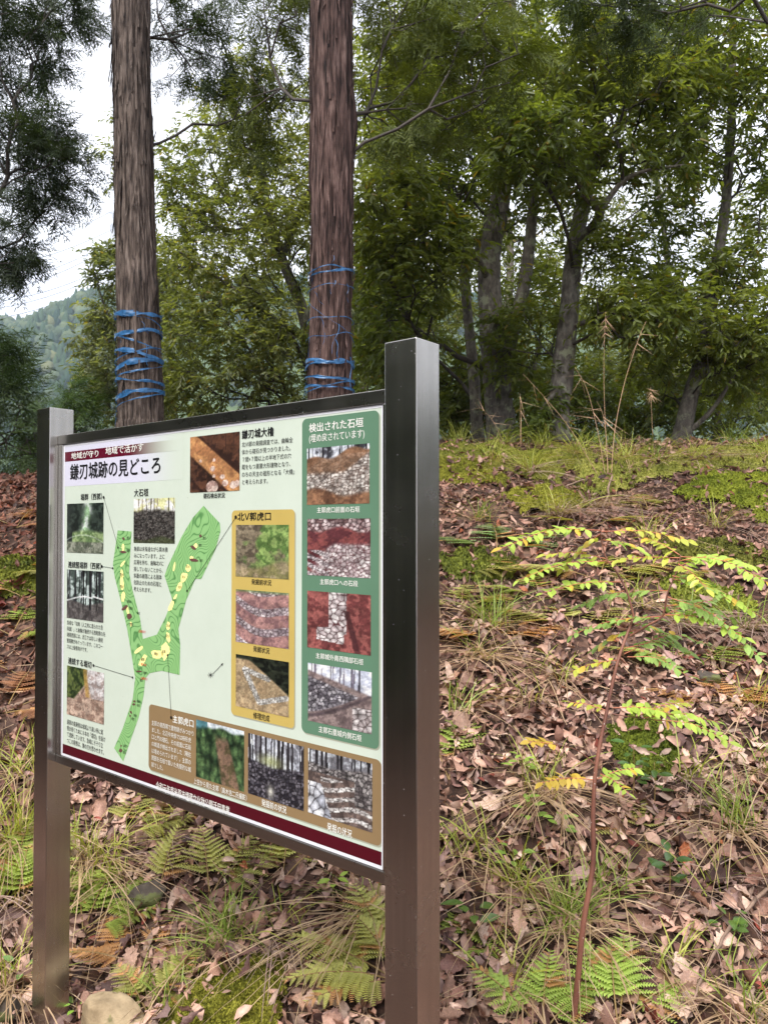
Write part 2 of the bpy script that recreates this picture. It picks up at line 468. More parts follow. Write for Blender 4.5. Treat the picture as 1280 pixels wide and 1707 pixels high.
def rrect(a0, a1, z0, z1, r=0.012, n=6):
    out = []
    for cx, cz, s in ((a1 - r, z1 - r, 0), (a0 + r, z1 - r, 90), (a0 + r, z0 + r, 180), (a1 - r, z0 + r, 270)):
        for k in range(n + 1):
            th = math.radians(s + 90 * k / n); out.append((cx + r * math.cos(th), cz + r * math.sin(th)))
    return out

def rect_px(tl, br):
    """corners from the photograph: left edge from tl.x, right edge from br.x, top and bottom heights averaged"""
    a = panel_at(*tl); b = panel_at(*br)
    return a[0], b[0], b[1], a[1]                      # a0, a1, z0, z1

# --- printed lettering
_dg = None
_em = {}
def glyphs(s):
    cu = bpy.data.curves.new('lettering', 'FONT'); cu.body = s; cu.size = 1.0; cu.resolution_u = 3; cu.fill_mode = 'FRONT'
    ob = bpy.data.objects.new('lettering', cu); COL.objects.link(ob)
    dg = bpy.context.evaluated_depsgraph_get(); dg.update()
    me = bpy.data.meshes.new_from_object(ob.evaluated_get(dg))
    COL.objects.unlink(ob); bpy.data.objects.remove(ob); bpy.data.curves.remove(cu)
    return me

def bbox(me):
    V = np.zeros(len(me.vertices) * 3, np.float32); me.vertices.foreach_get('co', V); V = V.reshape(-1, 3)
    return V, V[:, :2].min(0), V[:, :2].max(0)

_, _l1, _h1 = bbox(glyphs('国')); _, _l4, _h4 = bbox(glyphs('国国国国'))
EM = ((_h4[0] - _l4[0]) - (_h1[0] - _l1[0])) / 3
KLO, KHI, KL = _l1[1], _h1[1], _l1[0]

def put_text(s, a, z, w, h, c, lay=4, bold=0.012, fit=True, parent=None):
    """line of text with its glyph box at (a, z) lower left; width w for the whole line when fit, else w for one em"""
    me = glyphs(s); V, lo, hi = bbox(me)
    if fit: sx, ox = w / (hi[0] - lo[0]), lo[0]
    else: sx, ox = w / EM, KL
    sz = h / (KHI - KLO)
    T = np.array([p.vertices[:] for p in me.polygons], np.int32)
    Vs, Fs = [], []
    off = [(0, 0)] if bold < 0.005 else [(-1, 0), (1, 0), (0, -0.7), (0, 0.7)]
    for k, (dx, dz) in enumerate(off):                 # heavier strokes: the same outline pressed a little wider
        Vs.append(np.stack([a + (V[:, 0] - ox + dx * bold) * sx, np.full(len(V), S_PN - 0.00025 * lay - 0.00003 * k), z + (V[:, 1] - KLO + dz * bold) * sz], 1)); Fs.append(T + k * len(V))
    bpy.data.meshes.remove(me)
    return link('lettering', make_mesh('lettering', np.concatenate(Vs), np.concatenate(Fs)), parent or panel, INK[c])

def line_px(s, bl, br, top, c='black', bold=0.012, lay=4):
    """text from the pixel of its lower left, the x of its right end (bl/br) and the y of its top at the left"""
    p = panel_at(*bl); q = panel_at(*br); r = panel_at(bl[0], top)
    return put_text(s, p[0], p[1], q[0] - p[0], r[1] - p[1], c, lay, bold)

def block_px(lines, bl, bl_last, right, top, full, c='black', bold=0.004, lay=4):
    p = panel_at(*bl); e = panel_at(*bl_last); q = panel_at(*right); r = panel_at(bl[0], top)
    em = (q[0] - p[0]) / full; h = r[1] - p[1]
    for k, s in enumerate(lines):
        z = p[1] + (e[1] - p[1]) * k / max(1, len(lines) - 1)
        put_text(s, p[0], z, em, h, c, lay, bold, fit=False)

# background shapes
aL, aR = PL + 0.0008, PR - 0.0008
def strip(name, z0, z1, c, lay, a0=aL + 0.003, a1=aR - 0.003):
    return flat(name, [(a0, z0), (a1, z0), (a1, z1), (a0, z1)], c, lay)
def edge_strip(a0, a1, z0, z1): return flat('panel_edge', [(a0, z0), (a1, z0), (a1, z1), (a0, z1)], 'edge', 2)
zi0, zi1 = PB + 0.001, PT - 0.001
edge_strip(aL, aL + 0.008, zi0, zi1); edge_strip(aR - 0.004, aR, zi0, zi1)
edge_strip(aL + 0.008, aR - 0.004, zi0, zi0 + 0.007); edge_strip(aL + 0.008, aR - 0.004, zi1 - 0.006, zi1)
zf1 = panel_at(630, 1418)[1]; zf0 = zi0 + 0.0075
strip('footer_band', zf0, zf1, 'maroon', 3, aL + 0.008, aR - 0.004)
line_px('令和元年度米原市埋蔵文化財公開活用事業', (261, 1316), (383.5, 1358), 1302.5, 'white', 0.010)

def grad_strip(name, a0, a1, z0, z1, c0, c1, t0, t1, lay):
    n = 24; A = np.linspace(a0, a1, n); f = sstep(t0, t1, np.linspace(0, 1, n))[:, None]
    C = np.array(c0)[None] * (1 - f) + np.array(c1)[None] * f
    V = np.array([(a, S_PN - 0.00025 * lay, z) for z in (z0, z1) for a in A]); i = np.arange(n - 1)
    return link(name, make_mesh(name, V, np.stack([i, i + 1, i + 1 + n, i + n], 1), np.concatenate([C, C]), (M_PRINT,)), panel)
M_PRINT = attr_plain('photo_print', 0.36, 0.4)
bgc = lin(183, 192, 180)
ht = panel_at(109, 754); hb = panel_at(109, 770); he = panel_at(300, 733)
grad_strip('header_field', aL + 0.008, panel_at(305, 790)[0], panel_at(109, 811)[1], zi1 - 0.0065, lin(190, 189, 204), bgc, 0.62, 1.0, 1)
grad_strip('header_band', aL + 0.008, he[0], hb[1], ht[1], lin(84, 10, 34), bgc, 0.58, 1.0, 2)
line_px('地域が守り', (120, 766), (165, 759.5), 755.5, 'white', 0.016); line_px('地域で活かす', (177, 758.5), (240, 749.5), 746, 'white', 0.016)
line_px('鎌刃城跡の見どころ', (118, 800), (268, 790), 775.5, 'black', 0.022)

# boxed areas with their printed shadows
def boxed(name, tl, br, c, r):
    a0, a1, z0, z1 = rect_px(tl, br)
    flat('box_shadow', rrect(a0 + 0.003, a1 + 0.003, z0 - 0.003, z1 - 0.003, r), 'shadow', 1)
    return flat(name, rrect(a0, a1, z0, z1, r), c, 2)
boxed('green_box', (504, 699), (632, 1250), 'green', 0.013)
boxed('yellow_box', (387, 851), (491, 1215), 'yellow', 0.011)
boxed('brown_box', (249, 1173), (636, 1412), 'brown', 0.013)
line_px('検出された石垣', (516, 721), (606, 712), 707, 'white', 0.02)
line_px('(埋め戻されています)', (516, 738), (608, 730), 725, 'white', 0.008)
line_px('主郭虎口前面の石垣', (529, 855), (600, 856), 846, 'white', 0.014)
line_px('主郭虎口への石段', (534, 974), (597, 979), 965, 'white', 0.014)
line_px('主郭城外南西隅部石垣', (527, 1097), (606, 1108), 1088, 'white', 0.014)
line_px('主郭石塁城内側石垣', (532, 1220), (603, 1236), 1210, 'white', 0.014)
line_px('北Ⅴ郭虎口', (397, 868), (452, 867), 855, 'black', 0.02)
line_px('発掘前状況', (420, 974), (453, 977), 965.5, 'black', 0.014)
line_px('発掘状況', (423, 1086), (450, 1089), 1077, 'black', 0.014)
line_px('修理完成', (423, 1197), (450, 1202), 1187, 'black', 0.014)
line_px('主郭虎口', (289, 1204), (323.5, 1212), 1192, 'white', 0.022)
line_px('上空から見た主郭（高木浩二氏撮影）', (324, 1306), (412, 1334), 1297, 'white', 0.012)
line_px('発掘前の状況', (437, 1343), (478, 1356), 1332, 'white', 0.014)
line_px('発掘の状況', (546, 1384), (587, 1393), 1371, 'white', 0.014)
block_px(['主郭の南西隅で建物跡がみつかり', 'ました。北辺中央部では枡形虎', '口と門の礎石、その前面に石段', 'の城道が検出されました（現在', 'は埋められています）。主郭の', '周囲を石垣で築いた先駆的な城', '郭でした。'],
         (254, 1208.5), (254.5, 1278.5), (323, 1226), 1200.5, 14.6, 'white')
line_px('鎌刃城大櫓', (404, 732), (457, 727), 718, 'black', 0.022)
block_px(['北Ⅵ郭の発掘調査では、曲輪全', '体から礎石が見つかりました。', '７間×７間以上の半地下式の穴', '蔵をもつ重層大形建物となり、', 'のちの天主の祖形となる「大櫓」', 'と考えられます。'],
         (404.3, 745.5), (404.3, 808), (491, 739), 737.5, 14.2)
line_px('礎石検出状況', (340, 831), (375.5, 830), 823, 'black', 0.016)
line_px('堀群（西郭）', (135.5, 834), (171, 832.5), 824, 'black', 0.014)
line_px('大石垣', (224.5, 828), (248, 826.5), 816, 'black', 0.016)
block_px(['角部は未発達ながら算木積', 'みになっています。上に', '広場を持ち、曲輪北Ⅴに', '接していないことから、', '斜面の崩落による弱体', '化防止のための石垣と', '考えられます。'],
         (224.5, 918.5), (224.5, 985.5), (281, 918.5), 911, 12.0)
line_px('連続竪堀群（西郭）', (114.5, 946), (169.5, 945.5), 936, 'black', 0.014)
block_px(['急峻な「切岸（人工的に造られた急', '斜面）」と曲輪が連続する西尾根の先', '端南西部には、近江では珍しい連続', '竪堀群がめぐっています。このコー', 'スは上級者向けです。'],
         (113, 1041), (113, 1081), (173, 1049), 1034, 16.0)
line_px('連続する堀切', (114.5, 1106), (153.5, 1112), 1095.5, 'black', 0.014)
block_px(['最郭の南東側は城域より高い所に尾', '根が続くために８本の「堀切」を設け', 'て遮断しています。急峻にそそり立', 'つこの尾根は、鎌の刃を思わせます。'],
         (113, 1207), (113, 1238), (174, 1222), 1199, 16.2)

# --- printed photographs: colour grids computed from noise (flat print)
def cells(x, y, sc, seed, stretch=(1, 1), jit=0.9):
    """distance to the nearest cell point, to the border and a random value of the cell"""
    X, Y = x * sc * stretch[0], y * sc * stretch[1]
    xi, yi = np.floor(X), np.floor(Y)
    d1 = np.full(X.shape, 9.0); d2 = np.full(X.shape, 9.0); rv = np.zeros(X.shape)
    for a in (-1, 0, 1):
        for b in (-1, 0, 1):
            hx = _hash(xi + a, yi + b, xi * 0, seed); hy = _hash(xi + a, yi + b, xi * 0 + 1, seed); hv = _hash(xi + a, yi + b, xi * 0 + 2, seed)
            d = np.hypot(xi + a + 0.5 + (hx - 0.5) * jit - X, yi + b + 0.5 + (hy - 0.5) * jit - Y)
            nearer = d < d1
            d2 = np.where(nearer, d1, np.minimum(d2, d)); rv = np.where(nearer, hv, rv); d1 = np.where(nearer, d, d1)
    return d1, d2 - d1, rv

def mixc(a, b, f): return a + (np.asarray(b, float) - a) * np.asarray(f)[..., None]
def colr(c, shape): return np.broadcast_to(np.array(c, float), shape + (3,)).copy()
def speck(x, y, a, b, sc, seed, lo=0.4, hi=0.6):
    return mixc(colr(a, x.shape), b, sstep(lo, hi, 0.5 + 0.6 * fbm(x * sc, y * sc, 0, seed, 4, 0.65)))
def stones(img, x, y, mask, sc, seed, c0, c1, stretch=(1, 1), gap=0.13, gapc=(45, 32, 32)):
    x, y = x + 0.02 * fbm(x * 9, y * 9, 0, seed), y + 0.02 * fbm(x * 9, y * 9, 0, seed + 3)
    d1, bd, rv = cells(x, y, sc * 1.25, seed, stretch)
    st = mixc(colr(c0, x.shape), c1, rv) * (1.12 - 0.55 * d1)[..., None]
    st = mixc(colr(gapc, x.shape), st, sstep(gap * 0.3, gap, bd))
    return mixc(img, st, mask)
def trunks(img, x, y, mask, n, seed, c=(30, 26, 30), wmax=0.02):
    r = np.random.default_rng(seed)
    for k in range(n):
        cx = r.uniform(0, 1); wd = r.uniform(0.25, 1) * wmax; lean = r.uniform(-0.05, 0.05)
        img = mixc(img, np.array(c) * r.uniform(0.7, 1.5), mask * (np.abs(x - cx - lean * (y - 0.5)) < wd))
    return img
def dusk(img, x, y, sd, amp=0.35, sc=9):
    return img * (1 + amp * fbm(x * sc, y * sc, 0, sd, 4, 0.7))[..., None]

def ph_trench(x, y):
    im = speck(x, y, (96, 56, 38), (52, 30, 24), 9, 1); d = (y - (0.92 - 0.85 * x))
    im = mixc(im, speck(x, y, (206, 140, 78), (184, 116, 66), 7, 2), sstep(0.26, 0.2, np.abs(d + 0.02)))
    im = mixc(im, (66, 36, 28), sstep(0.03, 0.015, np.abs(d - 0.23)) * 0.8)
    for k, (cx, cy, r) in enumerate([(0.46, 0.08, .12), (0.22, 0.55, .03), (0.5, 0.55, .03), (0.47, 0.4, .05), (0.67, 0.25, .045), (0.72, 0.14, .06), (0.88, 0.1, .07), (0.95, 0.12, .06), (0.5, .27, .03)]):
        im = mixc(im, speck(x, y, (226, 196, 180), (170, 132, 120), 14, 30 + k), np.hypot(x - cx, (y - cy) * 1.1) < r)
    return trunks(im, x, y, (y > 0.72) * (x > 0.4), 7, 3, (40, 24, 22), 0.012)
def ph_gap(x, y):
    im = speck(x, y, (26, 34, 30), (52, 66, 56), 12, 4)
    g = np.exp(-((x - 0.55 - 0.04 * np.sin(y * 9)) / (0.10 + 0.3 * np.clip(0.55 - y, 0, 1))) ** 2)
    im = mixc(im, speck(x, y, (150, 196, 140), (214, 226, 216), 9, 5), g * sstep(0.2, 0.4, y))
    im = mixc(im, speck(x, y, (96, 128, 72), (150, 178, 112), 12, 6), sstep(0.1, 0.02, y - 0.28 - 0.12 * (1 - np.abs(x - .55))) * (x > 0.15))
    im = mixc(im, speck(x, y, (88, 96, 78), (136, 140, 122), 14, 7), sstep(0.24, 0.2, y))
    return mixc(im, (226, 232, 226), sstep(0.015, 0.006, np.abs(y - 0.36 + 0.5 * (x - .45) ** 2)) * 0.5)
def ph_rubble(x, y):
    im = stones(colr((40, 40, 36), x.shape), x, y, np.ones(x.shape), 22, 8, (36, 34, 32), (118, 112, 106), (1, 1.2))
    sky_ = speck(x, y, (222, 222, 150), (244, 244, 238), 7, 9); sky_ = trunks(sky_, x, y, np.ones(x.shape), 10, 10, (110, 100, 84), 0.016)
    im = mixc(im, sky_, sstep(0.68, 0.78, y + 0.06 * fbm(x * 8, y * 8, 0, 3))); im = mixc(im, (70, 84, 42), sstep(0.14, 0.06, y + 0.05 * np.sin(x * 7)) * 0.6)
    return im
def ph_pines(x, y):
    im = speck(x, y, (70, 84, 78), (188, 206, 202), 5, 11); im = trunks(im, x, y, np.ones(x.shape), 16, 12, (34, 34, 38), 0.02)
    gr = sstep(0.02, -0.02, y - 0.30 - 0.2 * np.abs(x - 0.55))
    im = mixc(im, speck(x, y, (104, 98, 96), (72, 66, 66), 12, 13), gr); im = trunks(im, x, y, (y > 0.2), 4, 14, (28, 26, 28), 0.025)
    return mixc(im, (226, 230, 230), sstep(0.02, 0.008, np.abs(y - (0.40 + 0.12 * np.sin(4.2 * x - .6) * np.where(x < .7, .6, 1) + .35 * np.clip(x - .7, 0, 1)))))
def ph_ravine(x, y):
    im = speck(x, y, (150, 116, 98), (196, 164, 142), 11, 15); im = mixc(im, (70, 52, 44), 0.6 * sstep(0.05, 0.0, np.abs(fbm(x * 9, y * 14, 0, 16))))
    im = mixc(im, speck(x, y, (40, 58, 26), (96, 112, 48), 12, 17), sstep(0.03, -0.03, x - 0.55 + 0.9 * np.clip(0.75 - y, 0, 1)) * (y > 0.35))
    bare = trunks(speck(x, y, (168, 150, 144), (212, 206, 206), 14, 18), x, y, np.ones(x.shape), 16, 19, (120, 104, 100), 0.01)
    im = mixc(im, bare, sstep(-0.03, 0.03, x - 0.55 - 0.35 * np.clip(0.8 - y, 0, 1)) * (y > 0.45))
    return mixc(im, (200, 152, 62), 0.75 * sstep(0.07, 0.03, np.abs(x - 0.5 - 0.16 * np.clip(.9 - y, 0, .5))) * (y > 0.45))
def ph_grass(x, y):
    im = speck(x, y, (86, 122, 52), (140, 172, 84), 11, 20); im = mixc(im, speck(x, y, (98, 84, 66), (140, 124, 98), 14, 21), sstep(0.0, 0.25, fbm(x * 3, y * 3, 0, 22) + 0.3 * (y - .4) - .5 * (x - .5)))
    return mixc(im, speck(x, y, (166, 144, 108), (128, 118, 70), 10, 23), sstep(0.3, 0.2, y + 0.08 * np.sin(x * 5)) * 0.9)
def ph_rows(x, y):
    im = speck(x, y, (176, 124, 118), (140, 96, 98), 9, 24); wv = y + 0.12 * np.sin(4 * x) + .25 * x
    m = sstep(0.2, 0.45, np.sin(wv * 17))
    im = stones(im, x, y, m, 11, 25, (150, 130, 140), (230, 214, 216), (1, 1.3), .15, (90, 60, 66)); return mixc(im, (110, 140, 70), sstep(0.93, 1.0, y) * .8)
def ph_done(x, y):
    im = speck(x, y, (156, 128, 92), (186, 158, 116), 14, 26); dk = sstep(-0.02, 0.03, y - 0.92 + 0.75 * np.clip(x - .25, 0, 1) ** 1.1)
    for (ax, ay, bx, by) in ((.18, .72, .46, .16), (.46, .16, .95, .33), (.18, .74, .62, .62)):
        dx, dy = bx - ax, by - ay; t = np.clip(((x - ax) * dx + (y - ay) * dy) / (dx * dx + dy * dy), 0, 1)
        im = stones(im, x, y, sstep(0.055, 0.045, np.hypot(x - ax - t * dx, y - ay - t * dy)), 20, 27, (170, 166, 160), (240, 238, 232), (1, 1), .1, (110, 90, 66))
    return mixc(im, speck(x, y, (16, 20, 16), (44, 50, 36), 14, 28), dk)
def ph_wall(x, y):
    im = speck(x, y, (150, 102, 70), (104, 66, 46), 8, 31)
    m = sstep(0.1, 0.18, y - 0.05 * np.sin(8 * x) - .12 * (1 - x)) * sstep(0.0, 0.1, .35 + x - .55 * np.clip(y - .35, 0, 1) * 2)
    im = stones(im, x, y, m * (y < .86), 14, 32, (132, 116, 108), (250, 240, 230), (1, 1.1), 0.16, (86, 56, 44))
    im = mixc(im, speck(x, y, (150, 104, 72), (116, 78, 52), 9, 33), sstep(.1, .0, x - .45 + (y - .45) * -1.2) * sstep(.5, .6, y) * .8)
    tp = trunks(speck(x, y, (60, 60, 68), (206, 212, 226), 6, 34), x, y, np.ones(x.shape), 14, 35, (36, 34, 40), .022)
    return mixc(im, tp, sstep(-.02, .03, y - .80 - .14 * sstep(.2, .9, x) - .04 * np.sin(x * 11)))
def ph_steps(x, y):
    im = speck(x, y, (150, 70, 68), (104, 46, 52), 8, 36)
    im = stones(im, x, y, sstep(0.02, 0.1, .62 - y - .5 * np.clip(.45 - x, 0, 1)) * sstep(.25, .4, x + .6 * (.5 - y)) , 13, 37, (150, 124, 128), (244, 232, 230), (1, 1), .17, (96, 44, 50))
    im = stones(im, x, y, (np.sin((y + .5 * x) * 40) > -.2) * (y < .45) * (x < .36), 16, 38, (160, 140, 146), (240, 230, 230), (1, 1.3), .15, (70, 40, 46))
    im = stones(im, x, y, sstep(.78, .84, y + .05 * np.sin(x * 9)), 12, 39, (110, 76, 76), (220, 196, 196), (1, 1), .2, (70, 40, 46))
    return im
def ph_corner(x, y):
    im = speck(x, y, (164, 84, 78), (116, 52, 52), 10, 40)
    m = ((np.abs(x - .5) < .14) * (y > .3)) + ((x > .15) * (x < .6) * (y < .36 + .1 * x) * (y > .12 + .1 * (.6 - x)))
    im = stones(im, x, y, np.clip(m, 0, 1), 8, 41, (196, 178, 180), (250, 240, 238), (1, 1.15), .15, (80, 36, 40))
    return mixc(im, (70, 34, 38), sstep(.06, .03, np.abs(x - .68 - .25 * (.5 - y))) * (y < .7) * .8)
def ph_rampart(x, y):
    im = speck(x, y, (112, 92, 92), (150, 128, 124), 12, 42)
    top_ = .78 - .28 * x; bot = .16 + .52 * x ** 1.4
    im = stones(im, x, y, sstep(-.02, .02, top_ - y) * sstep(-.02, .02, y - bot), 11, 43, (88, 82, 92), (206, 200, 208), (1.2, 1.2), .16, (44, 36, 44))
    im = mixc(im, (74, 60, 66), sstep(.06, .0, np.abs(y - bot + .06)) * .8)
    bk = trunks(speck(x, y, (196, 202, 226), (236, 238, 248), 6, 44), x, y, np.ones(x.shape), 13, 45, (96, 90, 106), .016)
    im = mixc(im, bk, sstep(-.02, .03, y - top_ - .10)); return stones(im, x, y, (x > .72) * (y < .38), 9, 46, (150, 136, 136), (230, 220, 220), (1, 1), .15, (84, 66, 66))
def ph_aerial(x, y):
    d1, bd, rv = cells(x, y, 9, 47, (1, .6)); im = mixc(colr((22, 44, 26), x.shape), (92, 128, 70), np.clip(rv * .6 + .7 - d1 * 1.2, 0, 1)); im = dusk(im, x, y, 48, .45, 20)
    m = sstep(.17, .12, np.abs(x - .62 + .25 * (y - .45)) - .06 * (.6 - y)) * sstep(.86, .7, y)
    im = mixc(im, speck(x, y, (132, 100, 78), (92, 80, 50), 12, 49), m)
    im = mixc(im, (210, 224, 236), sstep(.9, .96, y - .02 * np.sin(14 * x) + .03 * np.abs(x - .5))); return mixc(im, (70, 128, 140), sstep(.80, .9, y - .25 * x) * (x < .25))
def ph_before(x, y):
    im = speck(x, y, (210, 216, 232), (120, 120, 130), 5, 50); im = trunks(im, x, y, np.ones(x.shape), 22, 51, (44, 40, 46), .022)
    im = mixc(im, (196, 206, 116), np.exp(-((x - .42) / .2) ** 2 - ((y - .62) / .1) ** 2) * .7)
    gr = sstep(.02, -.02, y - .52 - .16 * np.abs(x - .45)); im = stones(im, x, y, gr, 15, 52, (34, 32, 42), (128, 122, 134), (1, 1), .2, (24, 20, 26))
    return mixc(im, (226, 222, 206), np.exp(-((x - .42) / .06) ** 2 - ((y - .14) / .1) ** 2) * .8)
def ph_stair(x, y):
    im = speck(x, y, (122, 100, 92), (86, 70, 66), 10, 53)
    m = sstep(0.0, .3, np.sin((y + .06 * np.sin(x * 6)) * 42)) * (y < .62) * (x > .2)
    im = stones(im, x, y, m, 12, 54, (170, 160, 158), (250, 246, 242), (.8, 1.6), .12, (60, 48, 46))
    im = stones(im, x, y, (x < .35 - .35 * (y - .1)) * (y < .5), 6, 55, (176, 180, 196), (240, 242, 250), (1, 1), .12, (70, 66, 72))
    im = stones(im, x, y, ((x > .74) * (y > .3) + (y > .66)) > 0, 13, 56, (84, 76, 78), (190, 182, 180), (1, 1), .2, (40, 34, 36))
    bk = trunks(speck(x, y, (200, 206, 216), (110, 108, 116), 6, 57), x, y, np.ones(x.shape), 18, 58, (34, 32, 36), .022)
    return mixc(im, bk, sstep(.78, .83, y + .04 * np.sin(5 * x)))

def photo(fn, tl, br, n=76):
    a0, a1, z0, z1 = rect_px(tl, br); lay = 4
    X, Y = np.meshgrid(np.linspace(0, 1, n), np.linspace(0, 1, n))
    im = np.clip(dusk(dusk(fn(X, Y), X, Y, 77, 0.3, 34), X, Y, 78, 0.3, 7), 6, 240); g_ = im.mean(-1, keepdims=True); C = linarr(g_ + (im - g_) * 0.78 + 4).reshape(-1, 3) * 0.70
    V = np.stack([a0 + (a1 - a0) * X, np.full(X.shape, S_PN - 0.00025 * lay), z0 + (z1 - z0) * Y], -1).reshape(-1, 3)
    i = (np.arange(n - 1)[:, None] * n + np.arange(n - 1)[None]).ravel()
    return link('printed_photo', make_mesh('printed_photo', V, np.stack([i, i + 1, i + 1 + n, i + n], 1), C, (M_PRINT,)), panel)
photo(ph_trench, (318, 729), (400, 817.5))
photo(ph_gap, (113, 840), (173, 923))
photo(ph_rubble, (224, 832), (292, 906))
photo(ph_pines, (113, 949), (173, 1038))
photo(ph_ravine, (113, 1109), (174, 1208))
photo(ph_grass, (394, 875), (482, 966))
photo(ph_rows, (394, 982), (482, 1082))
photo(ph_done, (394, 1090), (482, 1196))
photo(ph_wall, (512.5, 748), (616.5, 839))
photo(ph_steps, (513, 865), (618, 964))
photo(ph_corner, (513, 984.5), (618.5, 1093))
photo(ph_rampart, (514, 1104.5), (620, 1224))
photo(ph_aerial, (328, 1199), (407.5, 1320))
photo(ph_before, (414.5, 1221.5), (507, 1352))
photo(ph_stair, (514.5, 1246.5), (621, 1388))

# --- the printed map: ridge shape, terraces, ditches, leader lines
def pts_px(L_): return np.array([panel_at(*p) for p in L_])
def map_mat():
    m, t, b = nodes_of('map_contours')
    n = noise_node(t, 6.0, 2, 0.5)
    mu = t.nodes.new('ShaderNodeMath'); mu.operation = 'MULTIPLY'; mu.inputs[1].default_value = 230.0; t.links.new(n.outputs['Fac'], mu.inputs[0])
    si = t.nodes.new('ShaderNodeMath'); si.operation = 'SINE'; t.links.new(mu.outputs[0], si.inputs[0])
    c = ramp(t, si.outputs[0], [(0.0, lin(128, 172, 112)), (0.62, lin(122, 166, 107)), (1.0, lin(78, 124, 72))])
    t.links.new(c, b.inputs['Base Color']); b.inputs['Roughness'].default_value = 0.38; b.inputs['Specular IOR Level'].default_value = 0.35
    return m
def tri_fan(name, poly, mat, lay):
    from mathutils.geometry import tessellate_polygon
    P = pts_px(poly); V = np.stack([P[:, 0], np.full(len(P), S_PN - 0.00025 * lay), P[:, 1]], 1)
    T = np.array(tessellate_polygon([[Vector((p[0], p[1], 0)) for p in P]]))
    e1, e2 = P[T[:, 1]] - P[T[:, 0]], P[T[:, 2]] - P[T[:, 0]]
    fl = (e1[:, 0] * e2[:, 1] - e1[:, 1] * e2[:, 0]) < 0; T[fl] = T[fl][:, ::-1]
    return link(name, make_mesh(name, V, T), panel, mat)
tri_fan('map_ridge', [(197, 884), (220, 886), (217, 935), (216, 955), (222, 985), (234, 1030), (239, 1065), (262, 1058), (276, 1030), (288, 1000), (275, 960), (280, 945),
                      (303, 895), (322, 863), (340, 843), (367, 872), (368, 885), (360, 915), (336, 965), (326, 965), (311, 1000), (298, 1048), (301, 1075), (300, 1125), (270, 1118),
                      (250, 1122), (243, 1130), (240, 1160), (232, 1195), (218, 1235), (206, 1269), (191, 1247), (205, 1215), (222, 1165), (226, 1130), (221, 1098), (213, 1050),
                      (203, 1005), (192, 962), (189, 940)], map_mat(), 2)
def blob(cx, cy, rx, ry, c, lay=3, n=12, rot=0.0, seed=0):
    r = np.random.default_rng(seed + int(cx)); th = np.arange(n) * 2 * math.pi / n; k = 1 + r.uniform(-.22, .22, n)
    x, y = rx * k * np.cos(th), ry * k * np.sin(th)
    P = [(cx + a * math.cos(rot) - b_ * math.sin(rot), cy + a * math.sin(rot) + b_ * math.cos(rot)) for a, b_ in zip(x, y)]
    return flat('map_mark', pts_px(P), c, lay)
for (cx, cy, rx, ry, ro) in [(206, 913, 2, 6, 0), (205, 940, 2, 6, .6), (204, 957, 3, 7, 0), (204, 973, 3.6, 12, 0), (206, 995, 3, 8, .1), (214, 1018, 2, 8, -.2), (219, 1040, 2, 4, 0),
                             (232, 1083, 3, 10, .9), (239, 1101, 5, 10, .5), (262, 1090, 10, 7, .1), (276, 1086, 7, 14, .1), (281, 1062, 3, 10, -.2), (281, 1043, 3, 8, 0),
                             (286, 1010, 3.4, 10, .35), (293, 995, 2, 5, .5), (300, 978, 4, 9, .4), (307, 962, 5, 9, .4), (314, 947, 4.5, 6, .2), (291, 945, 2, 8, .2), (327, 910, 3, 4, 0), (320, 930, 3, 3, 0)]:
    blob(cx, cy, rx, ry, 'cream', 3, 12, ro)
for (cx, cy, rx, ry, ro) in [(207, 898, 2.2, 2.2, 0), (206, 920, 5.5, 2, .1), (209, 1013, 6, 3, -.8), (217, 1027, 4.5, 5, .3), (233, 1119, 5, 1.6, .1), (225, 1169, 2, 2, 0), (224, 1174, 2.4, 2, 0),
                             (219, 1187, 3, 1.6, 1), (218, 1193, 1.4, 1.6, 0), (203, 1243, 1.4, 1.4, 0), (202, 1251, 3, 3, 0), (335, 893, 2.4, 2.4, 0), (323, 913, 5.5, 2.6, .6), (325, 934, 8, 2.4, .15)]:
    blob(cx, cy, rx, ry, 'mauve', 4, 9, ro, 4)
for (x0, y0) in [(212, 899), (212, 920), (229, 1024), (240, 1123.5), (234, 1136), (229, 1171), (229, 1177.5), (224, 1194.5), (220, 1200), (207, 1245), (206, 1256), (339, 899), (332, 911), (333.5, 936.5)]:
    line_px('堀切', (x0, y0), (x0 + 5, y0), y0 - 4.5, 'black', 0.0)
for (s, x0, y0, c) in [('西Ⅰ', 217, 1043, 'black'), ('西Ⅱ', 216, 1016, 'black'), ('西Ⅲ', 213, 1005, 'black'), ('西Ⅴ', 201, 980, 'black'), ('西Ⅵ', 201, 960, 'black'), ('南Ⅰ', 258, 1092, 'black'), ('主郭', 271, 1088, 'black'),
                       ('北Ⅰ', 277, 1062, 'black'), ('北Ⅱ', 278, 1045, 'black'), ('北Ⅳ', 298, 981, 'black'), ('北Ⅴ', 304, 964, 'black'), ('北Ⅵ', 311, 947, 'black'), ('副郭', 236, 1101, 'black')]:
    line_px(s, (x0, y0), (x0 + 6, y0), y0 - 5, c, 0.0, 5)
line_px('上級者向け', (232, 1054), (244, 1055), 1049.5, 'red', 0.0, 5); line_px('上級者向け', (235, 1132), (247, 1133), 1127.5, 'red', 0.0, 5); line_px('現在地', (236, 1109), (245, 1110), 1105, 'red', 0.0, 5)

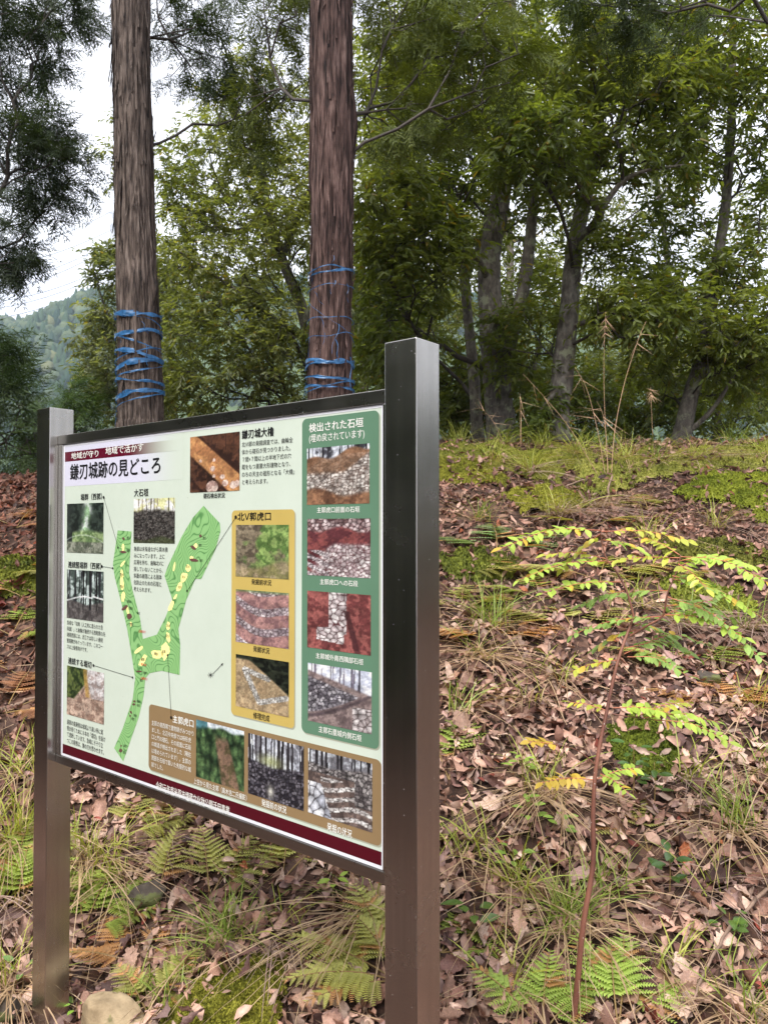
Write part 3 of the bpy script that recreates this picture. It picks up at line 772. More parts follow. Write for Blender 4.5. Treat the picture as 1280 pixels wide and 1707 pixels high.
def stroke(p, q, wd=0.0011, c='black', lay=5):
    a, b_ = panel_at(*p), panel_at(*q); d = norm(b_ - a); n_ = np.array([-d[1], d[0]]) * wd / 2
    flat('leader_line', [a - n_, b_ - n_, b_ + n_, a + n_], c, lay)
def dot(p, r=0.0042, c='black', lay=6):
    a = panel_at(*p); th = np.arange(12) * math.pi / 6; flat('leader_dot', [(a[0] + r * math.cos(t_), a[1] + r * math.sin(t_)) for t_ in th], c, lay)
for p, q in (((174, 829), (198, 913)), ((171, 944), (189, 947)), ((157, 1109), (222, 1129)), ((394, 862), (313, 985)), ((280.5, 1092), (286.5, 1196)), ((356, 1123), (372, 1106))): stroke(p, q)
for p in ((174, 829), (171, 944), (157, 1109), (394, 862), (286.5, 1196)): dot(p)
for p in ((198, 913), (189, 947), (222, 1129), (313, 985), (280.5, 1092)): dot(p, 0.003)
dot((352, 1125), 0.0026)
for k in range(4):
    th = k * math.pi / 4; stroke((352 - 5 * math.cos(th), 1125 - 5 * math.sin(th)), (352 + 5 * math.cos(th), 1125 + 5 * math.sin(th)), 0.0009)
flat('map_arrow', pts_px([(373, 1105), (371.2, 1109.5), (368.8, 1107)]), 'black', 5)

# ------------------------------------------------------------------ tree tools
def tree_nodes(polys, pts, bf=0.45, jitter=0.03, seg=0.22, seed=0):
    """join crown points to given limbs, each by its cheapest path (distance + a share of the way to the root)"""
    r = np.random.default_rng(seed)
    pos, par, ln, fixed = [], [], [], []
    for P in polys:
        P = np.asarray(P, float); start = len(pos)
        if start:                                    # a limb starts from the nearest node laid so far
            d = np.linalg.norm(np.array(pos) - P[0], axis=1); p0 = int(np.argmin(d))
        else: p0 = -1
        for k in range(len(P)):
            pos.append(P[k]); par.append(p0 if k == 0 else len(pos) - 2)
            ln.append(0 if par[-1] < 0 else ln[par[-1]] + np.linalg.norm(P[k] - pos[par[-1]])); fixed.append(True)
    pts = np.asarray(pts, float)
    A = np.array(pos); LL = np.array(ln)
    D = np.linalg.norm(pts[:, None] - A[None], axis=2) + bf * LL[None]
    best = D.argmin(1); cost = D.min(1); done = np.zeros(len(pts), bool); tips = []
    for _ in range(len(pts)):
        i = int(np.argmin(np.where(done, 1e9, cost))); done[i] = True
        p = int(best[i]); a, b = pos[p], pts[i]; d = np.linalg.norm(b - a); n = max(1, int(d / seg)); q = p; new = []
        for k in range(1, n + 1):
            f = k / n; x = a + (b - a) * f
            if k < n: x = x + r.normal(0, jitter, 3) + np.array([0, 0, 0.10 * d * math.sin(math.pi * f) * 0.4])
            pos.append(x); par.append(q); ln.append(ln[q] + d / n); fixed.append(False); q = len(pos) - 1; new.append(q)
        tips.append(q)
        for m in new:
            c = np.linalg.norm(pts - pos[m], axis=1) + bf * ln[m]
            u = c < cost; best[u] = m; cost[u] = c[u]
    pos = np.array(pos); par = np.array(par); n = len(pos)
    nch = np.bincount(par[par >= 0], minlength=n); cnt = (nch == 0).astype(float)
    for i in range(n - 1, -1, -1):
        if par[i] >= 0: cnt[par[i]] += cnt[i]
    return pos, par, cnt, np.array(fixed)

def branch_mesh(pos, par, cnt, fixed, rtip=0.0035, ex=0.46, sides=5, skip_fixed=True):
    a = Acc(); rad = rtip * cnt ** ex
    idx = np.where((par >= 0) & ~(fixed & skip_fixed))[0]
    P0, P1 = pos[par[idx]], pos[idx]; R0, R1 = np.minimum(rad[par[idx]], rad[idx] * 1.5), rad[idx]
    T = norm(P1 - P0); P1 = P1 + T * R1[:, None] * 0.5; P0 = P0 - T * R0[:, None] * 0.4
    U = norm(np.cross(T, np.array([0.3, 0.5, 0.81]))); W = np.cross(T, U)
    an = np.arange(sides) * 2 * math.pi / sides; c, s_ = np.cos(an), np.sin(an)
    ring = lambda P, R: P[:, None] + R[:, None, None] * (c[None, :, None] * U[:, None] + s_[None, :, None] * W[:, None])
    V = np.concatenate([ring(P0, R0), ring(P1, R1)], 1).reshape(-1, 3)
    j = np.arange(sides); k = (j + 1) % sides
    f = np.concatenate([np.stack([j, k, k + sides], 1), np.stack([j, k + sides, j + sides], 1)])
    F = (f[None] + (np.arange(len(idx)) * 2 * sides)[:, None, None]).reshape(-1, 3)
    return V, F

def rot_basis(A, up, r, wob):
    """lateral and normal axes for leaf axes A, normals near `up`"""
    N = up + r.normal(0, wob, A.shape); B = norm(np.cross(N, A)); N = norm(np.cross(A, B))
    return B, N

# a simple bent leaf: base, two pairs of margin points, tip (four triangles)
LEAF_V = np.array([(0, 0, 0), (0.32, 0.16, 0.04), (0.68, 0.13, 0.01), (1, 0, -0.12), (0.68, -0.13, 0.01), (0.32, -0.16, 0.04)])
LEAF_F = np.array([(0, 3, 1), (1, 3, 2), (0, 4, 3), (0, 5, 4)])
LEAF4_V = np.array([(0, 0, 0), (0.45, 0.17, 0.04), (1, 0, -0.08), (0.45, -0.17, 0.04)]); LEAF4_F = np.array([(0, 2, 1), (0, 3, 2)])

def leaf_sprays(pos, par, cnt, r, maxcnt=4, per=3, tw=(0.14, 0.34), nleaf=7, size=(0.07, 0.12), droop=0.5, cols=None, lean=None, coarse=False, seedn=0, extra=None):
    idx = np.where((cnt <= maxcnt) & (par >= 0))[0]
    idx = np.repeat(idx, per)
    P = pos[idx]; T = norm(pos[idx] - pos[par[idx]]); n = len(idx)
    D = norm(T * 0.7 + r.normal(0, 0.75, (n, 3)) + np.array([0, 0, -0.15])); Ln = r.uniform(*tw, n)
    # twiglets
    Vt, Ft = [], []
    S = norm(np.cross(D, r.normal(0, 1, (n, 3)))) * 0.0022
    E = P + D * Ln[:, None] + np.array([0, 0, -1.0]) * (droop * 0.18 * Ln ** 1.0)[:, None]
    Vt = np.stack([P - S, P + S, E], 1).reshape(-1, 3); Ft = np.arange(n * 3).reshape(-1, 3)
    # leaves along each twiglet
    f = (np.arange(nleaf) + 0.6) / nleaf
    f = np.clip(f[None] + r.uniform(-0.07, 0.07, (n, nleaf)), 0.08, 1)
    LP = P[:, None] + D[:, None] * (Ln[:, None] * f)[..., None]; LP[..., 2] -= droop * 0.18 * Ln[:, None] * f ** 2
    side = norm(np.cross(D, np.array([0, 0, 1.0])))[:, None] * np.where(np.arange(nleaf) % 2 == 0, 1, -1)[None, :, None]
    A = norm(D[:, None] * r.uniform(0.3, 1.0, (n, nleaf, 1)) + side * r.uniform(0.4, 1.0, (n, nleaf, 1)) + np.array([0, 0, -1.0]) * droop * r.uniform(0.2, 1.3, (n, nleaf, 1)) + r.normal(0, 0.22, (n, nleaf, 3)))
    LP = LP.reshape(-1, 3); A = A.reshape(-1, 3)
    B, N = rot_basis(A, np.array([0, 0, 1.0]), r, 0.55)
    sz = r.uniform(size[0], size[1], len(LP)); s3 = np.stack([sz, sz * r.uniform(0.75, 1.15, len(sz)), sz * r.uniform(0.5, 2.0, len(sz))], 1)
    k = np.clip(0.5 + 0.45 * vnoise(LP[:, 0] * 1.1, LP[:, 1] * 1.1, LP[:, 2] * 1.1, seedn) + r.normal(0, 0.2, len(LP)), 0, 1)[:, None]
    C = np.array(cols[0])[None] * (1 - k) + np.array(cols[1])[None] * k
    retoned = r.random(len(LP)) < 0.025
    C[retoned] = np.array((0.22, 0.17, 0.03))
    tv, tf = (LEAF4_V, LEAF4_F) if coarse else (LEAF_V, LEAF_F)
    V, F, CC = scatter(tv, tf, LP, A, B, N, s3, C)
    return V, F, CC, Vt, Ft

def clump_points(clumps, r):
    """crown points from clumps given as pixel, distance and real radii"""
    out = []
    for (px, py, rx, ry, Y, rY, n) in clumps:
        c = at(px, py, Y); k = Y / FPX
        q = r.normal(0, 1, (n, 3)); q = q / np.linalg.norm(q, axis=1, keepdims=True) * r.uniform(0.15, 1, (n, 1)) ** (1 / 2.2)
        out.append(c + q * np.array([rx * k, rY, ry * k]))
    return np.concatenate(out)

def limb(pts, n=18): return spline([at(*p) for p in pts], n)

M_LEAF = leafy('broad_leaf', 0.40, 0.54, ttint=(1.6, 1.55, 0.55), spec=0.5)
M_NEEDLE = leafy('conifer_spray', 0.6, 0.30, ttint=(1.3, 1.3, 0.45), spec=0.25)
M_TWIG = plain('twig_bark', (0.045, 0.036, 0.030), 0.85, 0, 0.3, 20)
M_BARK_OAK = bark_mat('oak_bark', [(0.25, (0.05, 0.043, 0.038)), (0.5, (0.14, 0.125, 0.108)), (0.75, (0.27, 0.25, 0.215))], (1, 1, 0.45), 26, 0.9, 0.9, 0.012, (7.0, 0.54, (0.24, 0.25, 0.17)))
M_BARK_CEDAR = bark_mat('cedar_bark', [(0.34, (0.008, 0.006, 0.006)), (0.44, (0.05, 0.037, 0.031)), (0.55, (0.11, 0.085, 0.072)), (0.72, (0.22, 0.18, 0.155))], (1, 1, 0.11), 46, 0.92, 1.0, 0.02)
M_BARK_RED = bark_mat('red_cedar_bark', [(0.34, (0.007, 0.004, 0.004)), (0.44, (0.042, 0.024, 0.021)), (0.55, (0.095, 0.058, 0.051)), (0.72, (0.19, 0.13, 0.115))], (1, 1, 0.11), 46, 0.92, 1.0, 0.02)

def trunk_tube(P, R, sides, seed, amp=0.12):
    """a limb with a knobbly surface"""
    V, F = tube(P, R, sides, True); n = len(P)
    ctr = np.repeat(P, sides, axis=0); d = V[:-1] - ctr
    k = 1 + amp * fbm(V[:-1, 0] * 7, V[:-1, 1] * 7, V[:-1, 2] * 3, seed, 3)
    V[:-1] = ctr + d * k[:, None]
    return V, F

def broadleaf(name, label, trunks_, clumps, seed, size, cols, per=4, nleaf=7, droop=0.6, coarse=False, group=None, rtip=0.0035, maxcnt=4, tw=(0.14, 0.34), cat='tree', wid=None):
    """trunks_: list of (pixel polyline with distance, base radius, tip radius); clumps: crown volumes"""
    r = np.random.default_rng(seed)
    polys = [limb(p, 26) for p, _, _ in trunks_]
    base = polys[0][0].copy()
    gz = float(height(base[0], base[1])); base[2] = gz - 0.15
    polys[0] = np.concatenate([[base], polys[0]]) if polys[0][0][2] > gz else polys[0]
    pts = clump_points(clumps, r)
    pos, par, cnt, fixed = tree_nodes(polys, pts, seed=seed)
    root = thing(name, label, cat, (base[0], base[1], gz), group=group)
    off = np.array([base[0], base[1], gz])
    for k, (P, (_, r0, r1)) in enumerate(zip(polys, trunks_)):
        n = len(P); f = np.linspace(0, 1, n); R = r0 + (r1 - r0) * f
        if k == 0: R = R * (1 + 0.55 * np.exp(-f * 22))
        Pd = spline(P, n * 3); Rd = np.interp(np.linspace(0, 1, n * 3), f, R)
        V, F = trunk_tube(Pd, Rd, 14, seed + k)
        link('trunk' if k == 0 else 'limb', make_mesh('trunk', V - off, F, None, (M_BARK_OAK,), True), root)
    V, F = branch_mesh(pos, par, cnt, fixed, rtip)
    V2, F2, C2, Vt, Ft = leaf_sprays(pos, par, cnt, r, maxcnt, per, tw, nleaf, size, droop, cols, coarse=coarse, seedn=seed)
    Vb = np.concatenate([V, Vt]); Fb = np.concatenate([F, Ft + len(V)])
    b = link('branches', make_mesh('branches', Vb - off, Fb, None, (M_TWIG,)), root); b['kind'] = 'stuff'
    c = link('crown', make_mesh('crown', V2 - off, F2, C2, (M_LEAF,)), root); c['kind'] = 'stuff'
    return root

# ------------------------------------------------------------------ broadleaf trees on and behind the crest
DK = ((0.090, 0.128, 0.026), (0.200, 0.235, 0.058)); MD = ((0.092, 0.130, 0.026), (0.200, 0.232, 0.056)); PL_ = ((0.120, 0.152, 0.046), (0.230, 0.248, 0.092))
broadleaf('oak_tree', 'thick grey-barked tree forking low into two stems behind the near post', [
    ([(838, 745, 8.4), (828, 640, 8.4), (820, 540, 8.4), (815, 440, 8.45), (832, 340, 8.5), (846, 230, 8.5), (850, 90, 8.5), (846, -80, 8.5)], 0.165, 0.075),
    ([(838, 610, 8.4), (868, 500, 8.3), (882, 410, 8.2), (892, 320, 8.1), (925, 230, 8.0), (960, 130, 7.9)], 0.085, 0.03),
    ([(815, 470, 8.4), (790, 425, 8.1), (735, 408, 7.7), (660, 400, 7.3)], 0.04, 0.012),
    ([(850, 250, 8.4), (800, 190, 8.0), (740, 110, 7.6), (690, 60, 7.4)], 0.05, 0.015)],
    [(690, 430, 95, 100, 7.4, 0.7, 120), (700, 250, 110, 120, 7.7, 0.8, 130), (780, 90, 170, 130, 8.0, 1.0, 150), (840, 330, 130, 90, 8.6, 0.8, 80), (660, 560, 70, 70, 7.8, 0.6, 60), (700, -120, 300, 90, 8.2, 1.5, 22), (650, 340, 60, 110, 7.0, .5, 60)],
    31, (0.062, 0.108), DK, per=4, nleaf=10, droop=.4, tw=(.16, .38))
broadleaf('oak_tree', 'mottled trunk with dark crooked limbs spreading above tall dry stalks', [
    ([(922, 745, 7.6), (935, 640, 7.6), (946, 540, 7.6), (953, 450, 7.6), (962, 385, 7.6), (985, 280, 7.7), (998, 190, 7.8), (1010, 40, 7.9), (1010, -90, 7.9)], 0.115, 0.04),
    ([(958, 410, 7.6), (985, 380, 7.4), (1000, 352, 7.2), (975, 325, 7.1), (958, 290, 7.0), (915, 238, 6.8), (880, 200, 6.6), (842, 178, 6.5)], 0.05, 0.014),
    ([(1000, 352, 7.2), (1035, 305, 7.1), (1075, 285, 7.0), (1140, 275, 6.9)], 0.03, 0.010),
    ([(945, 545, 7.6), (985, 535, 7.4), (1040, 525, 7.2), (1090, 520, 7.0)], 0.03, 0.008),
    ([(935, 640, 7.6), (905, 680, 7.4), (880, 720, 7.3)], 0.03, 0.015)],
    [(1050, 200, 130, 110, 7.2, 0.8, 150), (950, 120, 120, 100, 7.2, 0.8, 100), (1120, 90, 130, 110, 7.4, 0.9, 110), (900, 250, 90, 70, 6.7, 0.5, 70), (1060, 520, 90, 50, 7.1, 0.5, 60), (1000, 420, 70, 40, 7.4, .5, 24), (1000, -130, 260, 90, 7.7, 1.2, 22), (870, 560, 60, 90, 8.0, .5, 50)],
    32, (0.062, 0.108), DK, per=4, nleaf=10, droop=.4, tw=(.16, .38))
broadleaf('oak_tree', 'slim leaning tree rising from the mossy crest at its far end', [
    ([(1132, 745, 7.8), (1150, 660, 7.8), (1172, 590, 7.8), (1182, 520, 7.8), (1192, 450, 7.8), (1208, 350, 7.8), (1216, 240, 7.8), (1220, 100, 7.8), (1222, -60, 7.8)], 0.085, 0.03),
    ([(1168, 605, 7.8), (1200, 575, 7.6), (1235, 553, 7.4), (1290, 528, 7.2), (1350, 500, 7.0)], 0.045, 0.015),
    ([(1140, 725, 7.8), (1180, 690, 7.7), (1215, 640, 7.6), (1240, 590, 7.5)], 0.03, 0.01)],
    [(1230, 200, 110, 120, 7.8, 0.8, 100), (1140, 470, 100, 55, 8.0, 0.6, 60), (1230, 560, 110, 80, 7.5, 0.6, 90), (1150, 620, 110, 60, 8.2, 0.6, 60), (1290, 330, 50, 90, 7.5, .6, 26), (1250, 40, 130, 120, 7.9, 1.0, 80), (1240, 450, 70, 40, 7.6, .5, 30), (1120, 380, 60, 40, 7.9, .5, 16)],
    33, (0.060, 0.100), DK, per=4, nleaf=10, droop=.4, tw=(.16, .38))
broadleaf('oak_tree', 'thin bare-stemmed tree close beside a thick forked one', [
    ([(797, 745, 8.9), (790, 640, 8.9), (781, 540, 8.9), (771, 450, 8.9), (758, 360, 9.0), (735, 260, 9.1), (720, 150, 9.1)], 0.075, 0.03),
    ([(775, 480, 8.9), (800, 400, 9.1), (815, 330, 9.2)], 0.03, 0.012)],
    [(740, 270, 100, 90, 9.2, 0.7, 70), (640, 500, 90, 90, 9.4, 0.8, 90), (720, 600, 100, 60, 9.5, 0.7, 70), (700, 150, 120, 90, 9.3, 0.8, 70)],
    34, (0.06, 0.10), MD, per=4, nleaf=9, droop=.4, tw=(.16, .38))
broadleaf('oak_tree', 'pale green leafy tree between two tall cedar trunks', [
    ([(560, 760, 10.5), (530, 640, 10.5), (505, 520, 10.5), (470, 430, 10.5), (445, 340, 10.5), (430, 220, 10.5), (420, 120, 10.5)], 0.11, 0.03),
    ([(515, 570, 10.5), (470, 540, 10.0), (420, 505, 9.6), (360, 460, 9.3), (300, 420, 9.0)], 0.04, 0.012),
    ([(470, 430, 10.5), (500, 350, 10.3), (530, 290, 10.1), (560, 240, 10)], 0.05, 0.02),
    ([(450, 360, 10.5), (390, 385, 10.3), (330, 355, 10.1), (280, 340, 10)], 0.04, 0.012)],
    [(380, 580, 130, 110, 9.8, 0.9, 220), (400, 420, 140, 100, 10, 0.9, 200), (470, 620, 90, 80, 10.2, 0.8, 110), (360, 280, 100, 80, 10.2, 0.8, 110), (480, 310, 90, 100, 10.4, 0.8, 110), (320, 660, 70, 60, 9.8, .6, 60), (440, 180, 120, 80, 10.5, .8, 60)],
    35, (0.058, 0.10), PL_, per=4, nleaf=10, droop=.4, tw=(.16, .38))
broadleaf('oak_tree', 'silvery pale tree leaning out over the valley beside the distant hill', [
    ([(262, 790, 12.0), (250, 660, 12.0), (232, 560, 12.0), (222, 470, 12.0), (215, 400, 12.0), (212, 320, 12.0)], 0.09, 0.02),
    ([(240, 600, 12.0), (205, 560, 11.8), (175, 510, 11.6), (160, 460, 11.5)], 0.03, 0.01)],
    [(190, 590, 55, 90, 11.7, 0.7, 120), (225, 470, 60, 70, 11.8, 0.7, 50), (165, 430, 18, 30, 11.6, .3, 10), (235, 660, 80, 60, 11.9, 0.7, 90), (290, 500, 60, 120, 12.1, 0.7, 90), (200, 260, 30, 60, 12.2, .4, 14)],
    36, (0.075, 0.12), ((0.11, 0.135, 0.07), (0.21, 0.23, 0.125)), per=4, nleaf=9, droop=.4, tw=(.16, .38))
broadleaf('understory_tree', 'low green tree filling the gap behind the near post', [
    ([(690, 760, 9.6), (700, 660, 9.6), (690, 560, 9.6), (650, 480, 9.6)], 0.06, 0.02)],
    [(640, 620, 90, 80, 9.6, 0.7, 110), (740, 660, 90, 50, 9.8, 0.6, 100), (610, 470, 60, 80, 9.9, 0.6, 70)],
    37, (0.06, 0.10), MD, per=4, nleaf=9, droop=.4, tw=(.16, .38))
broadleaf('understory_tree', 'low leafy tree beyond the crest behind the dry stalks', [
    ([(1040, 770, 11.0), (1050, 680, 11.0), (1060, 600, 11.0), (1040, 540, 11.0)], 0.06, 0.02)],
    [(1010, 640, 110, 55, 11.0, 0.8, 130), (1110, 620, 90, 60, 11.2, 0.8, 60), (880, 640, 80, 60, 11.2, 0.8, 80), (960, 540, 60, 50, 11.3, .6, 30)],
    38, (0.062, 0.105), PL_, per=4, nleaf=9, droop=.4, tw=(.16, .38))
broadleaf('understory_tree', 'tall leafy tree farther down behind the thick forked one', [
    ([(830, 800, 13.0), (840, 600, 13.0), (850, 420, 13.0), (830, 250, 13.0), (820, 100, 13.0)], 0.10, 0.03)],
    [(830, 430, 150, 110, 13, 1.0, 130), (900, 200, 150, 120, 13, 1.0, 110), (760, 560, 130, 80, 13, 1.0, 90), (1080, 300, 90, 70, 13.2, .9, 30), (640, 150, 130, 120, 13, 1, 90), (1120, 150, 140, 110, 13.4, 1, 60)],
    39, (0.085, 0.13), PL_, per=4, nleaf=9, droop=.4, tw=(.2, .45), coarse=True)
broadleaf('understory_tree', 'bushy low tree closing the view under the slim leaning tree', [
    ([(1190, 790, 10.0), (1195, 700, 10.0), (1205, 640, 10.0), (1200, 590, 10.0)], 0.05, 0.02)],
    [(1190, 680, 110, 60, 10.0, 0.7, 110), (1260, 620, 60, 70, 10.2, .6, 50), (1090, 690, 80, 45, 10.0, .6, 70)],
    40, (0.06, 0.10), MD, per=4, nleaf=9, droop=.4, tw=(.16, .38))
broadleaf('understory_tree', 'bushy low tree closing the view between two thick trunks', [
    ([(900, 790, 9.8), (895, 700, 9.8), (890, 620, 9.8), (900, 560, 9.8)], 0.05, 0.02)],
    [(880, 660, 100, 75, 9.8, 0.6, 130), (970, 690, 80, 50, 9.8, .6, 80), (760, 690, 80, 50, 9.6, .6, 70), (890, 500, 70, 80, 10, .6, 60)],
    41, (0.06, 0.10), MD, per=4, nleaf=9, droop=.4, tw=(.16, .38))

broadleaf('background_tree', 'pale leafy tree far down the slope behind the slim leaning tree', [
    ([(1130, 800, 14.5), (1125, 600, 14.5), (1110, 420, 14.5), (1090, 260, 14.5)], 0.10, 0.03)],
    [(1110, 560, 150, 90, 14.5, 1.0, 120), (1040, 330, 120, 100, 14.5, 1.0, 60), (1220, 400, 90, 90, 14.5, 1.0, 34), (980, 480, 90, 90, 14.8, 1.0, 60), (1250, 640, 90, 70, 14.5, 1, 60)],
    42, (0.08, 0.13), PL_, per=4, nleaf=9, droop=.4, tw=(.2, .45), coarse=True)
broadleaf('background_tree', 'pale leafy tree far down the slope behind the two cedars', [
    ([(600, 800, 14.0), (610, 600, 14.0), (620, 420, 14.0), (600, 260, 14.0)], 0.10, 0.03)],
    [(620, 560, 130, 100, 14, 1.0, 110), (620, 330, 110, 110, 14, 1.0, 80), (470, 480, 120, 110, 14.2, 1.0, 80), (700, 480, 100, 90, 14.2, 1, 70)],
    43, (0.08, 0.13), PL_, per=4, nleaf=9, droop=.4, tw=(.2, .45), coarse=True)

# ------------------------------------------------------------------ conifers
def spray_template(seed, n=8, ln=1.0):
    """flat drooping hinoki spray: axis with side branchlets, each with short scale-leaf tips"""
    r = np.random.default_rng(seed); V, F = [], []
    def blade(p, d, l, wd):
        d = norm(d); s = norm(np.cross(d, np.array([0, 0.15, 1.0]))) * wd; k = len(V)
        V.extend([p - s * .5, p + d * l * 0.5 + s * 1.1, p + d * l]); F.append((k, k + 1, k + 2))
    for i in range(n):
        f = (i + 0.5) / n; p = np.array([f, 0.03 * math.sin(5 * f + seed), -0.28 * f * f]); l = 0.36 * (1 - f) ** 0.7 + 0.07
        for sd in (-1, 1):
            d = norm(np.array([0.75, sd * 0.75, -0.25 - 0.3 * f]) + r.normal(0, .22, 3)); lk = l * r.uniform(0.75, 1.15); m = max(1, int(lk / 0.115))
            for j in range(m):
                g = (j + 0.4) / m; q = p + d * lk * g; q[2] -= 0.14 * g * g * lk
                blade(q, d * 1.0 + r.normal(0, 0.14, 3), lk / m * 1.7, 0.024)
                for s2 in (-1, 1):
                    blade(q, d + np.array([0.5, s2 * 0.9, -0.2]) + r.normal(0, 0.2, 3), 0.13 * (1.15 - g) * r.uniform(.5, 1.3), 0.024)
        blade(p, np.array([1, 0, -0.5 * f]), 1.3 / n, 0.014)
    return np.array(V), np.array(F)
SPRAYS = [spray_template(k) for k in range(6)]
SPRAYS_LO = [spray_template(k + 5, 6) for k in range(2)]

def conifer_sprays(pos, par, cnt, r, maxcnt, per, size, cols, droop=0.55, lo=False, seedn=0):
    idx = np.repeat(np.where((cnt <= maxcnt) & (par >= 0))[0], per); n = len(idx)
    P = pos[idx] + r.normal(0, 0.03, (n, 3)); T = norm(pos[idx] - pos[par[idx]])
    A = norm(T + r.normal(0, 0.55, (n, 3)) + np.array([0, 0, -droop])); B, N = rot_basis(A, np.array([0, 0, 1.0]), r, 0.5)
    sz = r.uniform(*size, n); k = np.clip(0.5 + 0.5 * vnoise(P[:, 0], P[:, 1], P[:, 2], seedn) + r.normal(0, .2, n), 0, 1)[:, None]
    C = np.array(cols[0])[None] * (1 - k) + np.array(cols[1])[None] * k
    tm = SPRAYS_LO if lo else SPRAYS; a = Acc(); w_ = r.integers(0, len(tm), n)
    for q, (tv, tf) in enumerate(tm):
        s = w_ == q; V, F, CC = scatter(tv, tf, P[s], A[s], B[s], N[s], sz[s], C[s]); a.add(V, F, CC)
    return a.get()

def cedar_trunk(P, R, sides=110, seed=0):
    """fibrous bark: long vertical ridges and loose strips as real relief"""
    n = len(P); T, U, W = frames(P); a = np.arange(sides) * 2 * math.pi / sides
    zz = np.concatenate([[0], np.cumsum(np.linalg.norm(np.diff(P, axis=0), axis=1))])
    AA, ZZ = np.meshgrid(a, zz); ca, sa = np.cos(AA), np.sin(AA)
    r1 = fbm(ca * 5.5, sa * 5.5, ZZ * 0.9, seed, 3, 0.6); r2 = fbm(ca * 11, sa * 11, ZZ * 1.6, seed + 9, 3, 0.65)
    kn = vnoise(ca * 2.2, sa * 2.2, ZZ * 2.4, seed + 4); kn = np.clip(kn - 0.5, 0, 1) * 0.5
    ridg = 1 - np.abs(r2) * 2
    RR = R[:, None] * (1 + 0.075 * r1 + 0.10 * ridg + kn) + 0.0
    V = P[:, None] + RR[..., None] * (ca[..., None] * U[:, None] + sa[..., None] * W[:, None])
    i = np.arange(n - 1)[:, None] * sides; j = np.arange(sides)[None]; k = (j + 1) % sides
    F = np.stack([i + j, i + k, i + sides + k, i + sides + j], -1).reshape(-1, 4)
    return V.reshape(-1, 3), F, (P, U, W, R, zz)

def bark_strips(info, n, seed):
    """thin strips of bark peeling off a trunk"""
    P, U, W, R, zz = info; r = np.random.default_rng(seed); a = Acc()
    for _ in range(n):
        z0 = r.uniform(0.2, zz[-1] - 0.8); l = r.uniform(0.08, 0.5); th = r.uniform(0, 2 * math.pi); wd = r.uniform(0.004, 0.015); m = 6
        z = np.linspace(z0, z0 + l, m); f = np.linspace(0, 1, m); lift = (0.004 + r.uniform(0.002, 0.02) * (np.abs(f - r.uniform(0.2, 0.8)) ** 2) * 3)
        C = np.stack([np.interp(z, zz, P[:, q]) for q in range(3)], 1); Rr = np.interp(z, zz, R) * 1.09 + lift
        uu = np.stack([np.interp(z, zz, U[:, q]) for q in range(3)], 1); ww = np.stack([np.interp(z, zz, W[:, q]) for q in range(3)], 1)
        th_ = th + 0.1 * r.normal() * f
        d = np.cos(th_)[:, None] * uu + np.sin(th_)[:, None] * ww; t_ = -np.sin(th_)[:, None] * uu + np.cos(th_)[:, None] * ww
        wv = (wd * (0.55 + 0.45 * np.sin(math.pi * f)) * r.uniform(.6, 1.2, m))[:, None]
        V = np.concatenate([C + d * Rr[:, None] - t_ * wv, C + d * (Rr + 0.002)[:, None] + t_ * wv]); i = np.arange(m - 1)
        a.add(V, np.concatenate([np.stack([i, i + 1, i + 1 + m], 1), np.stack([i, i + 1 + m, i + m], 1)]), np.array([1, 1, 1.0]) * r.uniform(.6, 1.2))
    return a.get()

CD = ((0.026, 0.044, 0.012), (0.070, 0.098, 0.024)); CL = ((0.055, 0.078, 0.014), (0.140, 0.165, 0.034))
def cedar(name, label, axis, widths, clumps, seed, cols, limbs, bark=None, strips=150, spray=(0.12, 0.26), per=4, cat='tree', group=None, topz=13.0, maxcnt=3, lo=False, highclumps=()):
    P = spline([at(*p) for p in axis], 60); base = P[0].copy(); gz = float(height(base[0], base[1]))
    d = norm(P[-1] - P[-6])
    up = [P[-1] + d * k for k in np.arange(0.4, (topz - P[-1][2]) / d[2], 0.4)]
    P = np.concatenate([[np.array([base[0], base[1], gz - 0.2])], P, up]); P = spline(P, 420)
    R = np.interp(P[:, 2], [gz - 0.2, gz + 0.1, gz + 0.5] + [w_[0] for w_ in widths] + [topz], [widths[0][1] * 1.5, widths[0][1] * 1.22, widths[0][1] * 1.05] + [w_[1] for w_ in widths] + [0.03])
    off = np.array([base[0], base[1], gz]); r = np.random.default_rng(seed)
    root = thing(name, label, cat, off, group=group)
    P_ = P if strips else P[::4]; V, F, info = cedar_trunk(P_, (R if strips else R[::4]) / 1.07, 110 if strips else 24, seed)
    link('trunk', make_mesh('trunk', V - off, F, None, (bark or M_BARK_CEDAR,), True), root)
    if strips:
        V, F, C = bark_strips(info, strips, seed); s = link('peeling_bark', make_mesh('peeling_bark', V - off, F, None, (bark or M_BARK_CEDAR,)), root); s['kind'] = 'stuff'
    pts = clump_points(clumps, r)
    if len(highclumps): pts = np.concatenate([pts] + [np.array(c[:3]) + r.normal(0, 1, (c[4], 3)) * c[3] for c in highclumps])
    polys = [P[::6]] + [limb(l_, 16) for l_ in limbs]
    pos, par, cnt, fixed = tree_nodes(polys, pts, 0.55, 0.025, 0.2, seed)
    V, F = branch_mesh(pos, par, cnt, np.where(np.arange(len(fixed)) < len(polys[0]), True, False), 0.003, 0.40)
    b = link('branches', make_mesh('branches', V - off, F, None, (M_TWIG,)), root); b['kind'] = 'stuff'
    ok = ~fixed
    V, F, C = conifer_sprays(pos, np.where(ok, par, -1), cnt, r, maxcnt, per, spray, cols, lo=lo, seedn=seed)
    c = link('crown', make_mesh('crown', V - off, F, C, (M_NEEDLE,)), root); c['kind'] = 'stuff'
    return root, info

